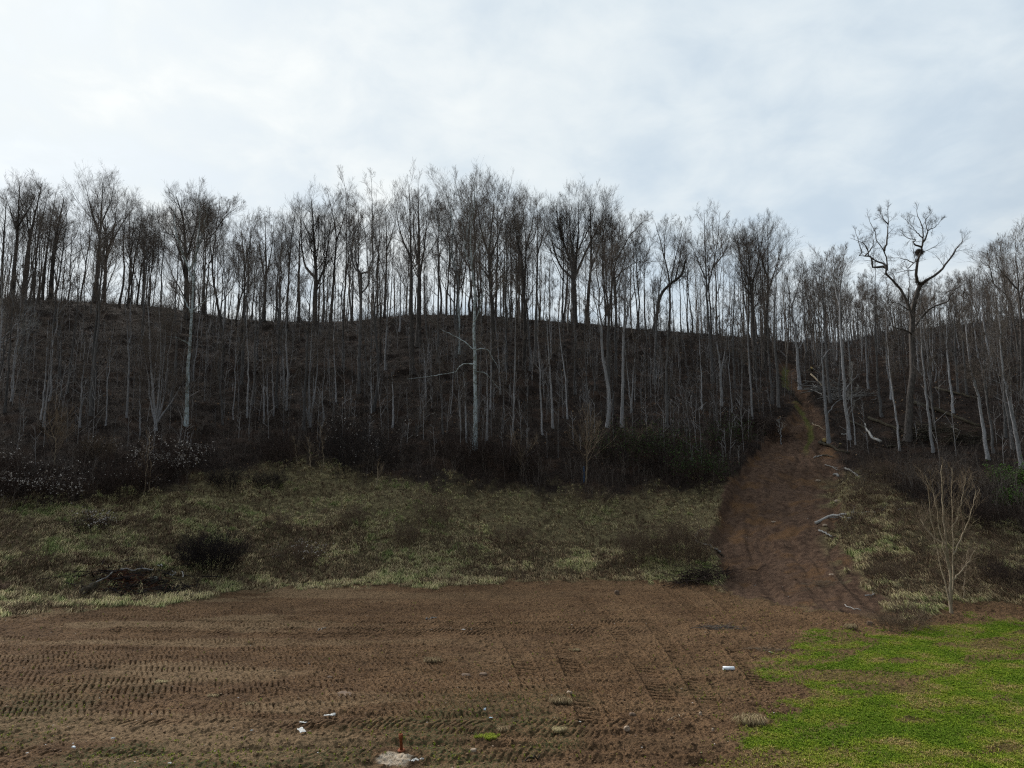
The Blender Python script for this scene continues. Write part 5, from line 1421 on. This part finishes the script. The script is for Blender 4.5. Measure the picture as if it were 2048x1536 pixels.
rock('soil_lump', 'black upturned lump of soil near the top edge of the field', 'soil lump', 1234, 1188, 10, 8, M_ROCKD)
for x, y, w_, lb in ((966, 1350, 16, 'dark soil clump right of the grass tuft on the field'), (690, 1390, 34, 'long dark soil ridge left of centre on the field'), (932, 1352, 18, 'dark soil clump nearest the grass tuft on the field'), (660, 1357, 10, 'small dark soil clump at left centre of the field')):
    rock('soil_lump', lb, 'soil lump', x, y, w_, 5, M_ROCKD)


def stump(label, px, py, wpx, hpx, tilt):
    b = ground_hit(px, py); r = wpx / F * b.y / 2; h = hpx / F * b.y
    ro = root('tree_stump', b, label, 'stump')
    tb = Tubes(); Q = np.array([[0, 0, -.2], [0, 0, 0], [0, 0, h * .4], [0, 0, h], [0, 0, h + .005]]); tb.add(Q, np.array([r * 1.5, r * 1.3, r, r, .002]), 12)
    add_obj('bark', tb.build('bark', .15), M_MOSS, ro)
    t2 = Tubes(); t2.add(np.array([[0, 0, h + .003], [0, 0, h + .02], [0, 0, h + .022]]), np.array([r * .93, r * .93, .002]), 12)
    add_obj('cut_face', t2.build('cut_face'), M_STUMP, ro)
    ro.rotation_euler = tilt
    return ro


stump('tan sawn stump end facing the viewer beside the left white trunk', 1648, 884, 10, 10, (math.radians(70), 0, math.radians(-15)))
stump('small orange splintered stump below the two white trunks', 1679, 894, 5, 7, (math.radians(20), .2, 0))
stump('orange torn root stump at the top of the bleached branch pile', 1620, 742, 8, 8, (math.radians(50), .3, 0))

# hollow concrete block in the branch pile
import bmesh


def block():
    b = ground_hit(305, 1166)
    bm = bmesh.new()
    L_, W_, H_b = .62, .34, .34
    xs = [-L_ / 2, -L_ / 2 + .06, -.03, .03, L_ / 2 - .06, L_ / 2]; ys = [-W_ / 2, -W_ / 2 + .06, W_ / 2 - .06, W_ / 2]
    v = {}
    for zi, z in enumerate((0, H_b)):
        for i, x in enumerate(xs):
            for j, y in enumerate(ys): v[(i, j, zi)] = bm.verts.new((x, y, z))
    hole = {(1, 1), (3, 1)}
    for i in range(5):
        for j in range(3):
            if (i, j) in hole:
                for (a, c) in (((i, j), (i + 1, j)), ((i + 1, j), (i + 1, j + 1)), ((i + 1, j + 1), (i, j + 1)), ((i, j + 1), (i, j))):
                    bm.faces.new((v[(*a, 0)], v[(*a, 1)], v[(*c, 1)], v[(*c, 0)]))
            else:
                bm.faces.new([v[(i, j, 1)], v[(i + 1, j, 1)], v[(i + 1, j + 1, 1)], v[(i, j + 1, 1)]])
                bm.faces.new([v[(i, j + 1, 0)], v[(i + 1, j + 1, 0)], v[(i + 1, j, 0)], v[(i, j, 0)]])
    for i in range(5):
        bm.faces.new((v[(i, 0, 0)], v[(i + 1, 0, 0)], v[(i + 1, 0, 1)], v[(i, 0, 1)])); bm.faces.new((v[(i + 1, 3, 0)], v[(i, 3, 0)], v[(i, 3, 1)], v[(i + 1, 3, 1)]))
    for j in range(3):
        bm.faces.new((v[(0, j + 1, 0)], v[(0, j, 0)], v[(0, j, 1)], v[(0, j + 1, 1)])); bm.faces.new((v[(5, j, 0)], v[(5, j + 1, 0)], v[(5, j + 1, 1)], v[(5, j, 1)]))
    bmesh.ops.recalc_face_normals(bm, faces=bm.faces)
    bmesh.ops.bevel(bm, geom=[e for e in bm.edges if e.calc_face_angle(0) > 1], offset=.012, segments=1, affect='EDGES')
    me = bpy.data.meshes.new('concrete_block'); bm.to_mesh(me); bm.free()
    o = add_obj('concrete_block', me, M_CONC); o.location = b + Vector((0, 0, .02)); o.rotation_euler = (math.radians(20), math.radians(-5), .35)
    tag(o, 'mossy hollow concrete block lying in front of the branch pile', 'concrete block')


block()


def lathe_tube(name, prof, mat, parent=None, sides=20):
    """surface of revolution about Z from (radius, z) pairs."""
    prof = np.array(prof, float); a = np.arange(sides) * 2 * math.pi / sides
    V = np.stack([prof[:, 0][:, None] * np.cos(a), prof[:, 0][:, None] * np.sin(a), prof[:, 1][:, None] + 0 * a], -1).reshape(-1, 3)
    i = (np.arange(len(prof) - 1) * sides)[:, None] + np.arange(sides)[None]; j = (np.arange(len(prof) - 1) * sides)[:, None] + ((np.arange(sides) + 1) % sides)[None]
    return add_obj(name, mesh_from(name, V, np.stack([i, j, j + sides, i + sides], -1).reshape(-1, 4)), mat, parent)


# white pipe offcut lying on the field by the lawn
b = ground_hit(1446, 1340)
o = lathe_tube('white_pipe', [(.001, .06), (.062, .06), (.062, 0), (.075, 0), (.075, .44), (.069, .46), (.062, .46), (.062, .40), (.001, .40)], M_WHITE)
o.location = b + Vector((0, 0, .075)); o.rotation_euler = (math.radians(90), 0, math.radians(84)); tag(o, 'white plastic pipe offcut lying on soil near the lawn', 'pipe')
# rusty standpipe
b = ground_hit(803, 1503)
ro = root('rusty_standpipe', b, 'short rusty iron pipe standing beside the pale sand patch', 'pipe'); ro.rotation_euler = (math.radians(6), math.radians(-3), 0)
lathe_tube('pipe', [(.045, -.2), (.045, .38), (.062, .385), (.062, .50), (.05, .505), (.04, .505), (.04, .45), (.001, .45)], M_RUST, ro)
lathe_tube('flange', [(.046, .02), (.11, .02), (.115, .035), (.11, .055), (.046, .055)], M_RUST, ro, 8)
add_obj('base_block', lathe_tube('x', [(.001, -.1), (.09, -.1), (.085, .012), (.001, .012)], M_RUST, ro, 7).data, M_RUST, ro)
for q in [c for c in ro.children if c.name.startswith('x')]: bpy.data.objects.remove(q)
# blue stake
b = ground_hit(1168, 964)
tb = Tubes(); tb.add(np.array([[0, 0, -.1], [0.01, 0, .6], [0.02, 0, 1.5]]), np.array([.03, .03, .028]), 8); tb.add(np.array([[.02, 0, 1.5], [.02, 0, 1.505]]), np.array([.028, .001]), 8)
o = add_obj('blue_stake', tb.build('blue_stake'), M_BLUE); o.location = b; tag(o, 'thin blue stake at the foot of the tan upswept sapling', 'stake')


M_PAPER = simple_mat('dirty_white_paper', (.34, .33, .30), (.60, .62, .63), 16)


def scrap(label, px, py, wpx, dpx, mat, seed, cat='litter', name='paper_scrap', h=.05):
    g = np.random.default_rng(seed); b = ground_hit(px, py)
    w = wpx / F * b.y; d = w * dpx
    n = 9; x, y = np.meshgrid(np.linspace(-.5, .5, n), np.linspace(-.5, .5, n))
    r = np.sqrt(x * x + y * y)
    ed = 1 - .5 * fbm(np.arctan2(y, x) * 1.5 + 5, r * 2, seed, 3)
    z = fbm(x * 4 + 3, y * 4, seed + 3, 3) * h * 1.6
    X = x * w * ed * (1 + .3 * g.normal()); Yv = y * d * ed
    top = np.stack([X, Yv, z + .015], -1).reshape(-1, 3); bot = top - np.array([0, 0, .006])
    i = np.arange(n - 1)[:, None] * n + np.arange(n - 1)[None]
    q = np.stack([i, i + 1, i + n + 1, i + n], -1).reshape(-1, 4)
    rim = np.concatenate([np.arange(n), np.arange(1, n) * n + n - 1, (n * n - 2) - np.arange(n - 1), (np.arange(n - 2, 0, -1)) * n])
    r2 = np.roll(rim, -1); q3 = np.stack([rim, rim + n * n, r2 + n * n, r2], -1)
    o = add_obj(name, mesh_from(name, np.concatenate([top, bot]), np.concatenate([q, q[:, ::-1] + n * n, q3])), mat)
    o.location = b; o.rotation_euler = (0, 0, g.normal() * .4); tag(o, label, cat); return o


scrap('crumpled white plastic scrap, upper one of three at lower left', 660, 1433, 26, .5, M_PAPER, 1)
scrap('thin white strip between the two crumpled scraps at lower left', 606, 1446, 18, .3, M_PAPER, 2, h=.02)
scrap('crumpled white scrap, lowest of three at lower left', 603, 1464, 20, .7, M_PAPER, 3)
scrap('tiny white scrap left of the lowest crumpled one', 503, 1464, 8, .6, M_PAPER, 4)
scrap('small white paper on the upper field right of centre', 927, 1261, 12, .6, M_PAPER, 5)
scrap('bright white scrap beside the pale sand patch at the bottom', 828, 1526, 17, .8, M_PAPER, 6, h=.09)
scrap('small pale scrap right of the bright white one at the bottom', 843, 1521, 9, .5, M_PAPER, 7)
scrap('blue-white flat can on the soil in the lower middle', 970, 1423, 10, .7, M_CAN, 8, name='crushed_can', h=.08)
scrap('pale blue shred just below the flat can', 982, 1437, 11, .4, M_CAN, 9, h=.02)
scrap('small white flake right of the pale blue shred', 1160, 1445, 8, .5, M_PAPER, 10, h=.02)
scrap('white flake left on the bare field near the left edge', 226, 1478, 9, .4, M_CAN, 11, h=.02)
scrap('tiny blue-white flake at the bottom left corner', 54, 1508, 6, .6, M_PAPER, 12, h=.02)
scrap('white flake on the field edge by the lawn tip', 1541, 1305, 8, .4, M_PAPER, 13, h=.02)
scrap('small white speck near the bottom, left of the sand patch', 340, 1528, 9, .6, M_PAPER, 14, h=.02)


def tuft(label, px, py, wpx, hpx, base_t, per=160, mat=M_GRASS):
    g = np.random.default_rng(int(px)); b = ground_hit(px, py); w = wpx / F * b.y; h = hpx / F * b.y
    P = np.zeros((per // 8, 3)); P[:, 0] = g.normal(size=len(P)) * w * .22; P[:, 1] = g.normal(size=len(P)) * w * .12
    o = blades('grass_tuft', P, np.full(len(P), h * .8), 24, g, mat, np.full(len(P), base_t * .55), 1.1, .0035)
    o.location = b; tag(o, label, 'grass tuft'); return o


tuft('round tuft of dry grass on the bare field left of centre', 862, 1325, 36, 13, .38, 260)
tuft('dry grass tuft on the field beside the tan stone', 1122, 1408, 32, 18, .42, 240)
tuft('small dry tuft on the field below the flat can', 1004, 1463, 20, 14, .35)
tuft('pale straw tuft at the edge of the lawn', 1503, 1448, 44, 24, .5, 360)
tuft('flat green grass patch on the bottom of the bare field', 975, 1475, 44, 8, .85, 260, M_LAWN)
tuft('tiny green tuft right of the centre of the field', 1152, 1302, 16, 6, .55)
tuft('small yellowish tuft at left on the bare field', 425, 1394, 22, 7, .5)
tuft('yellow tuft lower left of the small yellowish one', 500, 1410, 20, 7, .42)
tuft('green sprouting tuft on the far left of the field', 325, 1366, 24, 8, .7)
tuft('green tuft at the bottom right of centre', 1115, 1462, 22, 10, .75)
tuft('orange-tan standing grass right of the upper track', 1755, 1008, 14, 26, .42, 200)
tuft('dry straw tuft at the top lawn edge near the round stone', 1702, 1258, 20, 14, .42)
tuft('orange-brown spike of grass on the left grass slope', 535, 1048, 8, 22, .35, 120)


# the nest in the gnarled oak
nx, ny = 1680 + 812 / 5.12, 380 + 640 / 5.12
oak_base = ground_hit(1814, 880)
q = unproj(nx, ny, np.array([oak_base.y]))[0]
g = np.random.default_rng(3); n = 420
d = unit(g.normal(size=(n, 3))); c = d * np.array([.42, .42, .36]) * (g.random((n, 1)) ** .4)
e = unit(g.normal(size=(n, 3))) * .22
tb = Tubes(); tb.add(np.stack([c - e, c + g.normal(size=(n, 3)) * .02, c + e], 1), np.full((n, 3), .014), 3, g.random(n))
o = add_obj('nest', tb.build('nest'), M_TWIGD); o.location = Vector((float(q[0]), float(q[1]), float(q[2]))); tag(o, 'dark ball of leaves and twigs, a nest, in the gnarled oak', 'nest')
